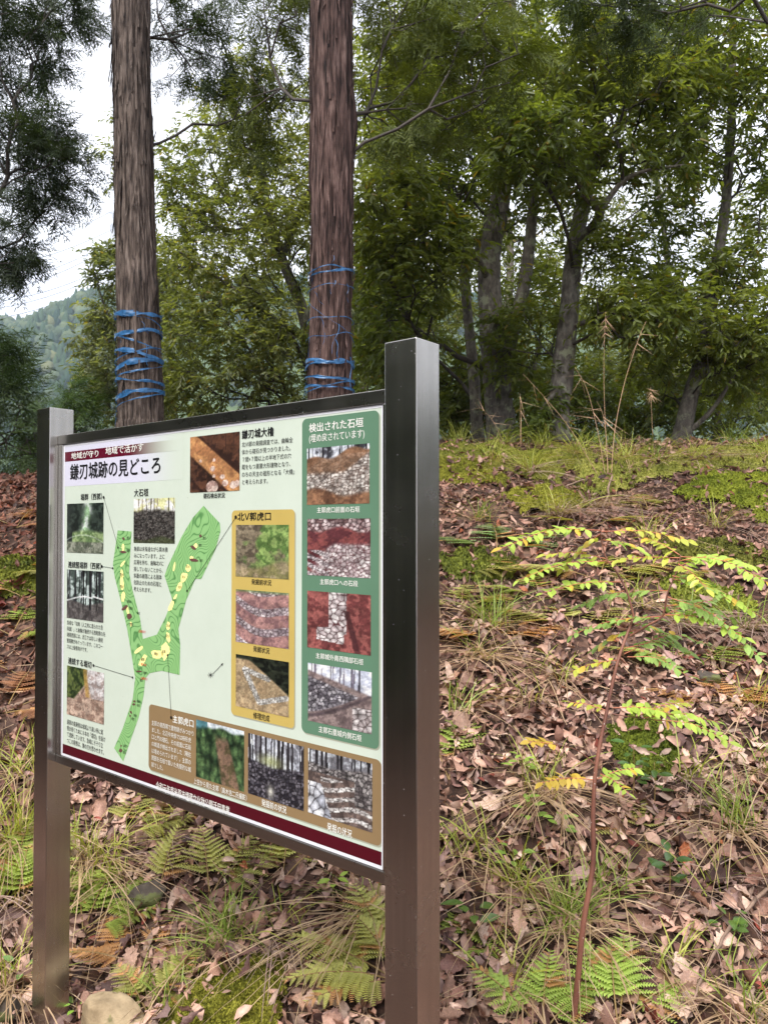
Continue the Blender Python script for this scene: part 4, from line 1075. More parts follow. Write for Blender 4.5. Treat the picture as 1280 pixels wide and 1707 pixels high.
cedar1, inf1 = cedar('cedar_tree', 'tall straight cedar wound with broad zigzag blue tape', [(240, 850, 5.5), (236, 690, 5.5), (233, 600, 5.5), (228, 450, 5.5), (224, 300, 5.5), (221, 150, 5.5), (217, 0, 5.5), (213, -150, 5.5)],
    [(2.2, 0.150), (3.0, 0.142), (4.0, 0.132), (5.3, 0.122)], [(330, 60, 75, 90, 6.2, 0.5, 60), (300, -80, 120, 70, 6.2, 0.7, 16), (400, 140, 50, 70, 6.3, 0.4, 26)], 51, CD,
    [[(216, -90, 5.5), (270, -60, 5.9), (330, 0, 6.2), (380, 90, 6.4), (420, 180, 6.5)]], None, 1000, highclumps=[(-2.0, 6.0, 9.5, 0.9, 16)])
cedar2, inf2 = cedar('cedar_tree', 'tall reddish cedar with shredded thin blue tape around its trunk', [(546, 850, 5.2), (549, 690, 5.2), (550, 600, 5.2), (552, 480, 5.2), (554, 300, 5.2), (553, 150, 5.2), (552, 0, 5.2), (551, -150, 5.2)],
    [(2.2, 0.152), (3.0, 0.135), (4.2, 0.146), (5.0, 0.140)], [(470, 60, 60, 110, 5.9, 0.4, 50), (430, 190, 45, 60, 6.1, 0.35, 26), (680, 60, 110, 100, 5.7, 0.5, 80), (800, 90, 90, 100, 5.5, 0.5, 60), (640, 190, 40, 60, 5.6, .3, 20), (700, 200, 70, 50, 5.6, .4, 24), (620, -110, 240, 70, 5.6, 0.8, 22)], 52, CL,
    [[(553, -70, 5.2), (500, -40, 5.6), (455, 40, 5.9), (425, 150, 6.1)], [(553, -80, 5.2), (640, -60, 5.4), (740, 0, 5.5), (800, 60, 5.5), (850, 100, 5.5)]], M_BARK_RED, 1000, highclumps=[(-0.3, 5.6, 9.0, 0.9, 16)])
cedar3, inf3 = cedar('cedar_tree', 'dark conifer hanging feathery boughs against the white sky', [(-230, 840, 6.0), (-232, 500, 6.0), (-235, 200, 6.0), (-238, -100, 6.0)],
    [(2.2, 0.15), (4.0, 0.135), (5.5, 0.12)], [(20, 60, 80, 90, 6.2, 0.5, 100), (75, 270, 75, 85, 6.3, 0.4, 95), (15, 380, 40, 85, 6.2, .35, 52), (0, 190, 60, 80, 6.1, .5, 50), (110, 10, 50, 30, 6.4, .4, 24), (-60, 430, 60, 60, 6.1, 0.5, 30)], 53, ((0.022, 0.036, 0.016), (0.050, 0.072, 0.030)),
    [[(-235, 130, 6.0), (-120, 150, 6.1), (-20, 240, 6.2), (60, 245, 6.3), (140, 190, 6.35)], [(-236, -60, 6.0), (-120, -60, 6.1), (0, 0, 6.2), (100, 20, 6.3)], [(-234, 260, 6.0), (-120, 280, 6.1), (-30, 340, 6.2), (40, 380, 6.2)]], None, 0, maxcnt=4, per=5, highclumps=[(-4.2, 6.0, 8.5, 0.9, 16)])
cedar4, inf4 = cedar('cedar_tree', 'shaded cedar whose dark bough droops in over the leafy crowns', [(1420, 700, 5.6), (1425, 400, 5.6), (1430, 100, 5.6), (1432, -100, 5.6)],
    [(2.2, 0.15), (4.0, 0.135), (5.5, 0.12)], [(1080, 20, 50, 75, 5.6, 0.35, 50), (1000, -30, 90, 50, 5.7, 0.4, 40), (1180, -30, 110, 60, 5.6, 0.5, 30)], 54, CD,
    [[(1432, -100, 5.6), (1320, -110, 5.6), (1200, -70, 5.6), (1100, -20, 5.6), (1070, 40, 5.6)]], None, 0, highclumps=[(3.6, 5.8, 8.5, 0.9, 16)])

def young_conifer(label, px, py_top, Y, half, cols, seed, n=150):
    """a small conifer clothed to the ground"""
    r = np.random.default_rng(seed); top = at(px, py_top, Y); gz = float(height(top[0], top[1])); H = top[2] - gz
    f = r.uniform(0.05, 1, n) ** 0.8; th = r.uniform(0, 2 * math.pi, n); rad = half * (1 - f) ** 0.75 * r.uniform(0.35, 1.05, n) + 0.05
    pts = np.stack([top[0] + rad * np.cos(th), top[1] + rad * np.sin(th), gz + H * f], 1)
    P = np.array([[top[0], top[1], gz - 0.1 + (H + 0.1) * k / 14] for k in range(15)])
    pos, par, cnt, fixed = tree_nodes([P], pts, 0.2, 0.02, 0.25, seed)
    off = np.array([top[0], top[1], gz]); root = thing('young_conifer', label, 'tree', off)
    V, F = tube(P, np.linspace(0.05, 0.008, 15), 8); link('trunk', make_mesh('trunk', V - off, F, None, (M_BARK_CEDAR,), True), root)
    V, F = branch_mesh(pos, par, cnt, fixed); b = link('branches', make_mesh('branches', V - off, F, None, (M_TWIG,)), root); b['kind'] = 'stuff'
    V, F, C = conifer_sprays(pos, np.where(fixed, -1, par), cnt, r, 4, 2, (0.22, 0.42), cols, 0.15, True, seed)
    c = link('crown', make_mesh('crown', V - off, F, C, (M_NEEDLE,)), root); c['kind'] = 'stuff'
    return root
young_conifer('dense dark young conifer at the edge of the brown slope', -10, 560, 8.0, 0.75, ((0.03, 0.055, 0.016), (0.085, 0.125, 0.036)), 61, 260)
young_conifer('bright green young conifer behind the far post', 125, 640, 11.0, 0.75, ((0.045, 0.085, 0.022), (0.10, 0.155, 0.045)), 62, 200)
young_conifer('mid green young conifer half hidden behind the far post', 62, 668, 12.5, 0.75, ((0.05, 0.085, 0.03), (0.09, 0.14, 0.05)), 63, 160)

# ------------------------------------------------------------------ blue tape on the two trunks
def tape(info, label, turns, seed, wid, tails):
    P, U, W, R, zz = info; r = np.random.default_rng(seed)
    base = at(*turns[0][0], 5.4)
    root = None; meshes = []
    zw = P[:, 2]
    def surf(th, z, lift):
        k = np.interp(z, zw, np.arange(len(zw))); C = np.stack([np.interp(k, np.arange(len(zw)), P[:, q]) for q in range(3)], -1)
        Rr = np.interp(k, np.arange(len(zw)), R) * 1.20 + lift
        return C + Rr[..., None] * np.stack([np.sin(th), -np.cos(th), np.zeros_like(th)], -1)       # th = 0 faces the camera
    a = Acc()
    for (p0, p1, wd, full) in turns:
        # a strand crossing the front from pixel p0 to p1, then closing round the back
        zq = [at(p[0], p[1], P[len(P) // 4, 1])[2] for p in (p0, p1)]
        m = 60; f = np.linspace(0, 1, m); th = -1.62 + 3.24 * f; z = zq[0] + (zq[1] - zq[0]) * f + 0.016 * vnoise(f * 4, r.uniform(0, 50), 0, seed)
        if full:
            th = np.concatenate([th, np.linspace(1.62, 2 * math.pi - 1.62, 30)[1:]]); z = np.concatenate([z, np.linspace(zq[1], zq[1] - (zq[1] - zq[0]) * 0.15, 30)[1:]])
        m = len(th); k = 5; cr = np.linspace(-1, 1, k)
        w2 = 1.2 * wd * (0.6 + 0.6 * vnoise(np.arange(m) * 0.13, 0.5 + seed, 0, seed + int(p0[1])))
        wr = 0.0035 * vnoise(np.arange(m)[:, None] * 0.3, cr[None] * 3.1, 0.0, seed + int(p0[1]) + 3)
        V = np.stack([surf(th, z + c * w2 / 2, 0.004 + wr[:, q] + 0.002 * r.random()) for q, c in enumerate(cr)], 1).reshape(-1, 3)
        i = (np.arange(m - 1)[:, None] * k + np.arange(k - 1)[None]).ravel()
        a.add(V, np.concatenate([np.stack([i, i + 1, i + k + 1], 1), np.stack([i, i + k + 1, i + k], 1)]))
    for (p, l, dx, wd) in tails:
        z0 = at(*p, P[len(P) // 4, 1])[2]; k = np.interp(z0, zw, np.arange(len(zw))); cx = np.interp(k, np.arange(len(zw)), P[:, 0]); x = at(*p, P[len(P) // 4, 1])[0]
        th0 = math.asin(np.clip((x - cx) / (np.interp(k, np.arange(len(zw)), R) * 1.08), -0.98, 0.98)); m = 12; f = np.linspace(0, 1, m)
        th = th0 + dx * f + 0.05 * np.sin(f * 7); z = z0 - l * f
        V = np.concatenate([surf(th - wd / 0.3 * (1 - .6 * f), z, 0.006 + 0.004 * np.sin(f * 6)), surf(th + wd / 0.3 * (1 - .6 * f), z + 0.002, 0.009 + 0.002 * np.sin(f * 5))]); i = np.arange(m - 1)
        a.add(V, np.concatenate([np.stack([i, i + 1, i + 1 + m], 1), np.stack([i, i + 1 + m, i + m], 1)]))
    V, F, C = a.get(); o = link('blue_tape', make_mesh('blue_tape', V, F, None, (M_TAPE,), True))
    return tag(o, label, 'tape')
M_TAPE = leafy('blue_plastic_tape', 0.35, 0.25, 'obj', grain=40, gs=0.45, ttint=(0.8, 1.0, 1.2))
t1 = tape(inf1, 'broad blue plastic tape zigzagging around a tall cedar trunk', [((200, 535), (262, 528), 0.035, True), ((200, 522), (264, 546), 0.022, False), ((200, 566), (263, 556), 0.040, True), ((201, 588), (265, 603), 0.036, True), ((202, 622), (266, 602), 0.040, True), ((202, 634), (268, 644), 0.020, True), ((203, 672), (268, 652), 0.038, True), ((204, 690), (268, 655), 0.012, False), ((201, 560), (264, 590), 0.014, False), ((201, 610), (265, 580), 0.012, False), ((203, 640), (266, 612), 0.010, False)], 3, 0.02,
          [((215, 525), 0.06, 0.2, 0.004), ((205, 670), 0.2, 0.06, 0.006), ((245, 545), 0.08, .25, .003), ((250, 580), 0.16, .05, .003), ((216, 572), 0.13, -.1, .003)])
t1.color = (0.035, 0.14, 0.32, 1)
t2 = tape(inf2, 'frayed thin blue plastic tape around a reddish cedar trunk', [((522, 462), (584, 452), 0.010, True), ((524, 470), (560, 455), 0.016, False), ((520, 490), (582, 482), 0.006, False), ((519, 540), (585, 537), 0.007, True), ((516, 608), (586, 612), 0.036, True), ((514, 618), (586, 604), 0.018, True), ((512, 634), (586, 640), 0.020, True), ((513, 648), (588, 652), 0.016, True), ((514, 660), (586, 632), 0.010, False), ((520, 500), (580, 580), .005, False), ((518, 575), (585, 560), .006, False)], 4, 0.02,
          [((526, 455), 0.12, 0.1, 0.005), ((558, 440), 0.1, -.12, 0.003), ((530, 495), 0.1, 0.45, 0.003), ((560, 480), 0.09, -0.2, 0.004), ((576, 482), 0.12, 0.08, 0.003), ((540, 540), 0.14, 0.25, 0.003), ((565, 550), 0.2, -0.3, 0.004), ((522, 560), 0.22, 0.08, 0.005), ((560, 575), 0.16, .2, .004), ((580, 600), 0.22, 0.03, 0.005), ((545, 565), .2, -.2, .003)])
t2.color = (0.035, 0.14, 0.32, 1)
# ------------------------------------------------------------------ moss
MOSS = []
M_MOSS = attr_plain('moss', .9, .2, 60, .8, .01)
def moss(label, px, py, rx, ry, hgt, seed, dens, spike, patchy=.75, cols=(lin(92, 96, 30), lin(158, 154, 60))):
    r = np.random.default_rng(seed); g = on_ground(px, py); n = 60
    u, v = np.meshgrid(np.linspace(-1.25, 1.25, n), np.linspace(-1.25, 1.25, n)); X, Y = g[0] + u * rx, g[1] + v * ry
    def prof(X, Y):
        a = (X - g[0]) / rx; b = (Y - g[1]) / ry; d = np.hypot(a, b) + patchy * fbm(X * (1.1 if patchy < 1 else 2.6) / rx, Y * (1.1 if patchy < 1 else 2.6) / rx, 0, seed, 4, .6)
        return d, height(X, Y) + hgt * np.sqrt(np.clip(1 - d * d, 0, 1)) - .02 * (d > 1) * 1.0 - .05 * np.clip(d - 1, 0, 1) + .012 * fbm(X * 22, Y * 22, 0, seed + 1, 3)
    d, Z = prof(X, Y); V = np.stack([X, Y, Z], -1).reshape(-1, 3); i = (np.arange(n - 1)[:, None] * n + np.arange(n - 1)[None]).ravel()
    F = np.stack([i, i + 1, i + n + 1, i + n], 1); F = np.concatenate([F[:, :3], F[:, [0, 2, 3]]]); F = F[(d.ravel()[F] < 0.99).all(1)]
    mixk = np.clip(.5 + .6 * fbm(V[:, 0] * 9, V[:, 1] * 9, 0, seed + 2, 3), 0, 1)[:, None]; C = (np.array(cols[0]) * (1 - mixk) + np.array(cols[1]) * mixk) * .62
    root = thing('moss_cushion', label, 'moss', g); off = g; MOSS.append((g, max(rx, ry) * 1.3, prof))
    link('mound', make_mesh('mound', V - off, F, C, (M_MOSS,), True), root)
    m = int(dens * rx * ry * 5.4); px_, py_ = g[0] + r.uniform(-1.25, 1.25, m) * rx, g[1] + r.uniform(-1.25, 1.25, m) * ry; d, Z = prof(px_, py_); k = d < 1.01 + r.normal(0, .06, m); px_, py_, Z = px_[k], py_[k], Z[k]; m = len(Z)
    A = norm(np.array([0, 0, 1.0]) + r.normal(0, .55, (m, 3))); B = norm(np.cross(A, r.normal(0, 1, (m, 3)))); N = np.cross(A, B)
    tv = np.array([(0, .22, 0), (0, -.22, 0), (1, 0, .1), (.2, 0, .25), (.2, 0, -.25), (.8, .5, 0)]); tf = np.array([(0, 1, 2), (3, 4, 2), (0, 2, 5)])
    mk = np.clip(.5 + .6 * fbm(px_ * 9, py_ * 9, 0, seed + 2, 3) + r.normal(0, .2, m), 0, 1)[:, None]
    V, F, C = scatter(tv, tf, np.stack([px_, py_, Z], 1), A, B, N, r.uniform(.6, 1.3, m) * spike, np.array(cols[0]) * (1 - mk) + np.array(cols[1]) * mk)
    o = link('moss_tips', make_mesh('moss_tips', V - off, F, C, (M_MOSS,)), root); o['kind'] = 'stuff'
    return root
moss('bright moss cushion on the ground under the board', 392, 1680, .17, .15, .05, 1, 190000, .010)
moss('broad moss bank near the crest at the open end of the slope', 1262, 830, .46, .46, .10, 2, 34000, .013, cols=(lin(84, 96, 26), lin(142, 148, 50)))
moss('rounded moss mound between two grey grass tufts', 905, 845, .26, .26, .12, 3, 50000, .013)
moss('flat moss patch on the crest beside the near post', 770, 790, .42, .30, .05, 4, 34000, .013)
moss('moss patch below the tall dry stalks', 915, 775, .30, .22, .05, 5, 34000, .013)
moss('dark moss cushion beside the glossy seedlings', 1078, 1255, .13, .13, .05, 6, 60000, .012, cols=(lin(60, 76, 24), lin(120, 130, 44)))
moss('low olive moss patch behind the sapling branches', 1170, 1000, .24, .16, .04, 7, 16000, .02, cols=(lin(74, 84, 30), lin(140, 146, 56)))
moss('shaded moss patch at the end of the slope under the bank', 1215, 925, .30, .16, .04, 8, 14000, .02, cols=(lin(70, 74, 30), lin(128, 128, 56)))
moss('long moss strip along the crest under the slim leaning tree', 1150, 768, 1.05, .42, .05, 9, 16000, .015, 1.7, cols=(lin(100, 106, 40), lin(162, 160, 78)))
moss('moss strip along the crest under the thick forked tree', 850, 762, .8, .38, .05, 10, 16000, .015, 1.7, cols=(lin(100, 106, 40), lin(158, 156, 72)))
moss('small moss pad under the bluish fern', 790, 940, .22, .18, .04, 11, 16000, .02, cols=(lin(66, 74, 28), lin(120, 126, 46)))
moss('moss streak on the brown bank beyond the far post', 40, 960, .4, .2, .05, 12, 14000, .022, cols=(lin(70, 78, 30), lin(132, 136, 52)))


# ------------------------------------------------------------------ fallen leaves
def litter_template(seed, rows, cols):
    """a dry curled leaf with a toothed margin, unit length along x, base at the origin's centre"""
    r = np.random.default_rng(seed); bend = r.uniform(-1.6, 2.2); cup = r.uniform(-1.0, 2.4); tw = r.uniform(-1.6, 1.6); fat = r.uniform(0.14, 0.30); wav = r.uniform(0.02, 0.09)
    V = []
    for i in range(rows):
        s = i / (rows - 1); w_ = fat * math.sin(math.pi * min(1, 0.04 + 0.93 * s) ** r.uniform(0.80, 0.84)) + 0.008
        if rows > 6: w_ *= 1 + 0.16 * (1 if i % 2 else -1)
        th = bend * (s - 0.5); x = (math.sin(th) / bend if abs(bend) > 0.05 else s - 0.5); z = ((1 - math.cos(th)) / bend if abs(bend) > 0.05 else 0)
        for j in range(cols):
            c = -1 + 2 * j / (cols - 1); a = tw * (s - 0.5) ; y = w_ * c; h = cup * abs(y) ** 1.4 + wav * math.sin(7 * s + 3 * c + seed) * abs(c)
            V.append((x, y * math.cos(a) - h * math.sin(a), z + y * math.sin(a) + h * math.cos(a)))
    V = np.array(V) + r.normal(0, .016, (rows * cols, 3)); V[:, 2] -= V[:, 2].mean(); F = []
    for i in range(rows - 1):
        for j in range(cols - 1):
            k = i * cols + j; F += [(k, k + cols, k + cols + 1), (k, k + cols + 1, k + 1)]
    tc = np.array([1.18 if (cols > 2 and k % cols == cols // 2) else 0.92 for k in range(len(V))])[:, None] * np.ones((1, 3))
    return V, np.array(F), tc

M_LIT = leafy('dry_leaf', 0.6, 0.12, 'attr', ttint=(1.0, 0.8, 0.5), grain=45, gs=0.35, spec=0.3)
M_LIT_OBJ = leafy('dry_leaf_large', 0.6, 0.12, 'obj', ttint=(1.0, 0.8, 0.5), grain=18, gs=0.35, spec=0.3)
PAL = np.array([lin(198, 160, 143), lin(180, 140, 122), lin(152, 113, 98), lin(210, 180, 163), lin(124, 90, 82), lin(188, 152, 133), lin(94, 67, 62), lin(170, 138, 131), lin(186, 114, 80), lin(138, 70, 58)])
PW = np.array([.18, .18, .15, .14, .10, .12, .06, .08, .006, .006]); PW = PW / PW.sum()
def litter(n, x0, x1, y0, y1, seed, size):
    r = np.random.default_rng(seed)
    X, Y = r.uniform(x0, x1, n), r.uniform(y0, y1, n)
    keep = r.random(n) < np.clip(0.25 + 1.1 * (0.5 + 0.6 * fbm(X * 1.3, Y * 1.3, 0, seed + 3, 3)), .18, 1); X, Y = X[keep], Y[keep]; n = len(X)
    Z = height(X, Y); drop = np.zeros(n, bool)
    for g, rad, prof in MOSS:                        # a few leaves lie on the moss, most around it
        m = np.where(np.hypot(X - g[0], Y - g[1]) < rad)[0]
        if len(m):
            d, zm = prof(X[m], Y[m]); inn = d < 0.97; Z[m] = np.where(inn, np.maximum(Z[m], zm + .006), Z[m]); drop[m] |= inn & (r.random(len(m)) < .78)
    X, Y, Z = X[~drop], Y[~drop], Z[~drop]; n = len(X)
    N0 = gnormal(X, Y); Z = Z + r.uniform(0.004, 0.034, n)
    N = norm(N0 + r.normal(0, 0.58, (n, 3))); A = norm(np.cross(N, r.normal(0, 1, (n, 3)))); B = np.cross(N, A)
    sz = r.uniform(*size, n) * np.where(r.random(n) < 0.10, 1.4, 1)
    c = PAL[r.choice(len(PAL), n, p=PW)] * r.uniform(0.48, 1.3, (n, 1))
    dry = 0.85 + 0.3 * vnoise(X * 0.7, Y * 0.7, 0, 44)[:, None]
    retoned = (sstep(3.0, 4.6, Y) * .32 + sstep(-1.2, -2.0, X) * sstep(2.9, 3.6, Y) * .35)[:, None]      # damper, older leaves higher up; rusty bank beyond the board with shade painted in
    return np.stack([X, Y, Z], 1), A, B, N, sz, c * dry * (1 - retoned * np.array([.75, 1.0, 1.08]))
LT = [litter_template(k, 4, 3) for k in range(24)]
LTB = [litter_template(k + 40, 11, 5) for k in range(18)]
LTB_ME = [make_mesh('fallen_leaf', v, f, None, (M_LIT_OBJ,), True) for v, f, _ in LTB]
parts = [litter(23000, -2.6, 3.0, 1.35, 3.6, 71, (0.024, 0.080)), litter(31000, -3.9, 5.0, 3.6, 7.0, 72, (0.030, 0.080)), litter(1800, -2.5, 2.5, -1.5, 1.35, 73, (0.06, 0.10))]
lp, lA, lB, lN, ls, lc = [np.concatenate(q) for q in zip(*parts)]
# the 300 that show largest are objects of their own
v_ = lp - np.array([0, 0, EYE]); sx_ = 640 + FPX * v_[:, 0] / v_[:, 1]; sy_ = 878 - FPX * v_[:, 2] / v_[:, 1]
vis = (v_[:, 1] > 1.2) & (sx_ > 4) & (sx_ < 1276) & (sy_ < 1702) & ~((sx_ > 640) & (sx_ < 740)) & ~((sx_ > 58) & (sx_ < 118))
score = np.where(vis, ls / np.maximum(v_[:, 1], .1), -1); big = np.argsort(-score)[:300]
rr_ = np.random.default_rng(9)
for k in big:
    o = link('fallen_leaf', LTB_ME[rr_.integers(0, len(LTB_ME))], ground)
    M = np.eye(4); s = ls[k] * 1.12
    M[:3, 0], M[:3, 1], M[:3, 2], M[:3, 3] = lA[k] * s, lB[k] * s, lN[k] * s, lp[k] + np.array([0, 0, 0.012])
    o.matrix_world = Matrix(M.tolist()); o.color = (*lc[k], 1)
rest = np.ones(len(lp), bool); rest[big] = False
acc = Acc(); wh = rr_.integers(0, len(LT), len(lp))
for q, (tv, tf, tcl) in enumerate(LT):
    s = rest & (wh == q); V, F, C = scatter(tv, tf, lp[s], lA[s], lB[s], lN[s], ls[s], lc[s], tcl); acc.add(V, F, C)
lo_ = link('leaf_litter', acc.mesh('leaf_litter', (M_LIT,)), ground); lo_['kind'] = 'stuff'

# fine debris: broken needles and twig bits between the leaves
r = np.random.default_rng(77); n = 14000; X, Y = r.uniform(-3.4, 4.2, n), 1.4 + 5.6 * r.random(n) ** 1.3
N0 = gnormal(X, Y); A = norm(np.cross(N0 + r.normal(0, .2, (n, 3)), r.normal(0, 1, (n, 3)))); B = norm(np.cross(N0, A))
tv = np.array([(0, .012, 0), (0, -.012, 0.01), (1, 0, 0.03)]); tf = np.array([(0, 1, 2)])
V, F, C = scatter(tv, tf, np.stack([X, Y, height(X, Y) + r.uniform(.008, .04, n)], 1), A, B, N0, r.uniform(.04, .16, n), np.array([lin(180, 150, 120)]) * r.uniform(.25, 1.2, (n, 1)))
tag(link('twig_debris', make_mesh('twig_debris', V, F, C, (M_LIT,)), ground), kind='stuff')

# ------------------------------------------------------------------ ferns
def pinna_template(n=11, seed=0):
    """one pinna: midrib with narrow toothed pinnules on both sides, unit length along x, thickness by a fold"""
    V, F = [(0, .006, 0), (0, -.006, 0), (1, 0, -.07)], [(0, 1, 2)]
    r = np.random.default_rng(seed)
    for i in range(n):
        f = 0.05 + 0.93 * i / n; l = (0.20 * (1 - f) ** 0.75 + 0.03); w_ = 0.030 + 0.014 * (1 - f); z = -.07 * f * f
        for sd in (-1, 1):
            k = len(V); V += [(f - w_, 0, z), (f + w_, 0, z), (f + w_ * 1.1 + l * .35, sd * l * .62, z + .018), (f + l * .45, sd * l, z - .012), (f - w_ * .2 + l * .22, sd * l * .60, z + .012)]
            F += [(k, k + 1, k + 2), (k, k + 2, k + 4), (k + 4, k + 2, k + 3)]
    return np.array(V, float), np.array(F)
PINNA = [pinna_template(11, 0), pinna_template(9, 1)]
M_FERN = leafy('fern_green', 0.5, 0.35, 'obj', ttint=(1.25, 1.15, 0.45), grain=9, gs=.25)
M_FERN_A = leafy('fern_far', 0.5, 0.35, 'attr', ttint=(1.25, 1.15, 0.45), grain=9, gs=.25)
M_STALK = plain('fern_stalk', lin(128, 104, 60), 0.6, 0, .25, 12)
PIN_ME = [make_mesh('pinna', v, f, None, (M_FERN,)) for v, f in PINNA]
FERN_COL = dict(green=lin(160, 178, 86), fresh=lin(172, 196, 98), yellow=lin(184, 184, 104), olive=lin(168, 166, 92), orange=lin(206, 156, 104), brown=lin(166, 120, 88), blue=lin(140, 166, 116))

def frond_axis(base, az, length, rise, droop, n=26, curl=0.0):
    f = np.linspace(0, 1, n); d = np.array([math.cos(az), math.sin(az)]); sd = np.array([-d[1], d[0]])
    h = length * (f * math.cos(rise) + 0.12 * f * f); z = length * (f * math.sin(rise) - droop * f ** 2.2)
    return np.array(base)[None] + np.stack([d[0] * h + sd[0] * curl * length * f * f, d[1] * h + sd[1] * curl * length * f * f, z], 1)

def fern(label, px, py, fronds, col, seed, near=True, group=None):
    """fronds: (direction in degrees from +X toward away, length, rise deg, droop)"""
    r = np.random.default_rng(seed); g = on_ground(px, py); root = thing('fern', label, 'fern', g, group=group)
    for (azd, ln_, rise, droop) in fronds:
        P = frond_axis((0, 0, 0), math.radians(azd), ln_, math.radians(rise), droop, curl=r.uniform(-.15, .15)); stalk = 0.30
        V, F = tube(P, np.linspace(0.0032, 0.0010, len(P)), 5); fr = link('frond', make_mesh('frond', V, F, None, (M_STALK,), True), root)
        T, U, W = frames(P); m = 15 if ln_ > .35 else 12; acc_ = Acc(); up = np.array([0, 0, 1.0])
        for i in range(m):
            f = stalk + (1 - stalk) * (i + .3) / m; k = f * (len(P) - 1); i0 = int(k); p = P[i0] + (P[min(i0 + 1, len(P) - 1)] - P[i0]) * (k - i0); t_ = T[i0]
            s_ = norm(np.cross(up, t_)); q = (f - stalk) / (1 - stalk); l = ln_ * .36 * (1 - q) ** .85 + .012
            if i == 0: l *= .92
            for sd in (-1, 1):
                a = norm(s_ * sd * 1.0 + t_ * (.38 + .5 * q) + up * r.uniform(-.22, .05)); b = norm(np.cross(up + t_ * .1 + r.normal(0, .08, 3), a)); nn = np.cross(a, b); l_ = l * r.uniform(.86, 1.1)
                cc = np.array(FERN_COL[col]) * r.uniform(.72, 1.12)
                if r.random() < .10: cc = np.array(FERN_COL['orange']) * r.uniform(.7, 1)
                w = r.integers(0, 2)
                if near:
                    o = link('pinna', PIN_ME[w], fr); M = np.eye(4); M[:3, 0], M[:3, 1], M[:3, 2], M[:3, 3] = a * l_, b * l_, nn * l_, p
                    o.matrix_local = Matrix(M.tolist()); o.color = (*cc, 1)
                else:
                    tv, tf = PINNA[w]; V, F, C = scatter(tv, tf, p[None], a[None], b[None], nn[None], np.array([l_]), cc[None]); acc_.add(V, F, C)
        if not near: o = link('pinnae', acc_.mesh('pinnae', (M_FERN_A,)), fr); o['kind'] = 'stuff'
    return root
FG = 'ferns scattered over the slope'
fern('lush green fern beyond the far post', 25, 1530, [(75, .42, 48, .25), (115, .46, 42, .3), (20, .34, 35, .25), (160, .34, 30, .2), (95, .30, 62, .3)], 'green', 1)
fern('single upright yellow-green fern frond under the board', 264, 1500, [(80, .26, 68, .12)], 'yellow', 2)
fern('spreading fern with several fronds right beside the far post', 140, 1560, [(40, .34, 40, .25), (85, .28, 52, .25), (10, .3, 28, .2), (120, .26, 45, .25)], 'green', 3)
fern('withered orange fern under the board', 225, 1610, [(60, .30, 32, .25), (15, .24, 25, .25), (130, .26, 28, .25), (170, .22, 22, .2)], 'orange', 4)
fern('small green fern on a thin dark stem beside the pale rock', 246, 1690, [(40, .24, 52, .3), (150, .2, 50, .3), (0, .18, 40, .3)], 'olive', 5)
fern('yellowish fern below the lower frame rail', 350, 1500, [(110, .30, 52, .2), (60, .3, 48, .2), (20, .34, 38, .22)], 'yellow', 6)
fern('pale fern up the slope below the frame', 200, 1400, [(45, .34, 32, .25), (90, .3, 40, .25), (15, .32, 24, .2)], 'olive', 7)
fern('green and orange fern growing against the near post', 665, 1640, [(120, .38, 42, .25), (165, .36, 28, .22), (190, .34, 26, .25), (140, .26, 55, .3), (215, .3, 25, .3)], 'yellow', 8)
fern('low fern frond reaching out past the near post', 735, 1590, [(15, .34, 28, .22), (-15, .24, 18, .2), (60, .22, 40, .3)], 'green', 9)
fern('bright fern at the foot of the sapling', 1030, 1715, [(60, .30, 48, .25), (115, .28, 52, .25), (20, .28, 32, .25), (150, .27, 34, .25), (90, .26, 60, .3)], 'fresh', 10)
fern('bright fern left of the sapling stem', 905, 1725, [(80, .24, 55, .25), (140, .26, 40, .25), (30, .2, 40, .25)], 'fresh', 11)
fern('green fern with a browning tip halfway up beside the near post', 748, 1300, [(75, .46, 42, .25), (30, .32, 25, .22), (110, .36, 40, .3)], 'green', 12)
fern('bluish green fern below the mossy mound', 828, 925, [(80, .50, 42, .3), (140, .5, 26, .25), (30, .56, 28, .25), (10, .5, 20, .2)], 'blue', 13, False)
fern('faded fern sprawling beside the post below the bluish fern', 755, 960, [(20, .5, 25, .25), (-10, .5, 15, .2), (90, .4, 35, .3)], 'olive', 14, False)
fern('dying rust coloured fern among the leaves', 830, 1075, [(160, .4, 22, .25), (20, .4, 25, .25), (95, .4, 32, .3), (60, .36, 25, .3)], 'orange', 15, False)
fern('pale green fern behind the sapling branches', 960, 1060, [(150, .5, 28, .25), (40, .5, 30, .25), (100, .5, 36, .3)], 'olive', 16, False)
fern('fern under the yellow sapling leaves, half brown', 1000, 970, [(170, .5, 24, .25), (10, .5, 24, .22), (70, .4, 40, .3)], 'yellow', 17, False)
fern('green fern at the foot of the big tufted bank', 1150, 1120, [(170, .4, 30, .25), (20, .4, 30, .25), (100, .36, 40, .3)], 'green', 18, False)
for k, (px, py, c) in enumerate([(28, 880, 'brown'), (12, 960, 'olive'), (48, 1000, 'orange'), (20, 1060, 'green'), (40, 1130, 'olive'), (8, 1190, 'brown')]):
    fern('%s fern on the slope beyond the far post, %s' % ({'brown': 'rusty brown', 'olive': 'olive', 'orange': 'orange', 'green': 'green'}[c], ['highest of them', 'above the orange one', 'beside the dark bank', 'under the orange one', 'on the lower bank', 'lowest of them'][k]), px, py, [(170, .5, 25, .22), (20, .5, 26, .22), (90, .42, 40, .3), (-20, .4, 15, .2)], c, 20 + k, False)
fern('tiny green fern high on the slope below the crest grass', 985, 880, [(20, .4, 25, .25), (160, .4, 25, .25)], 'olive', 30, False)

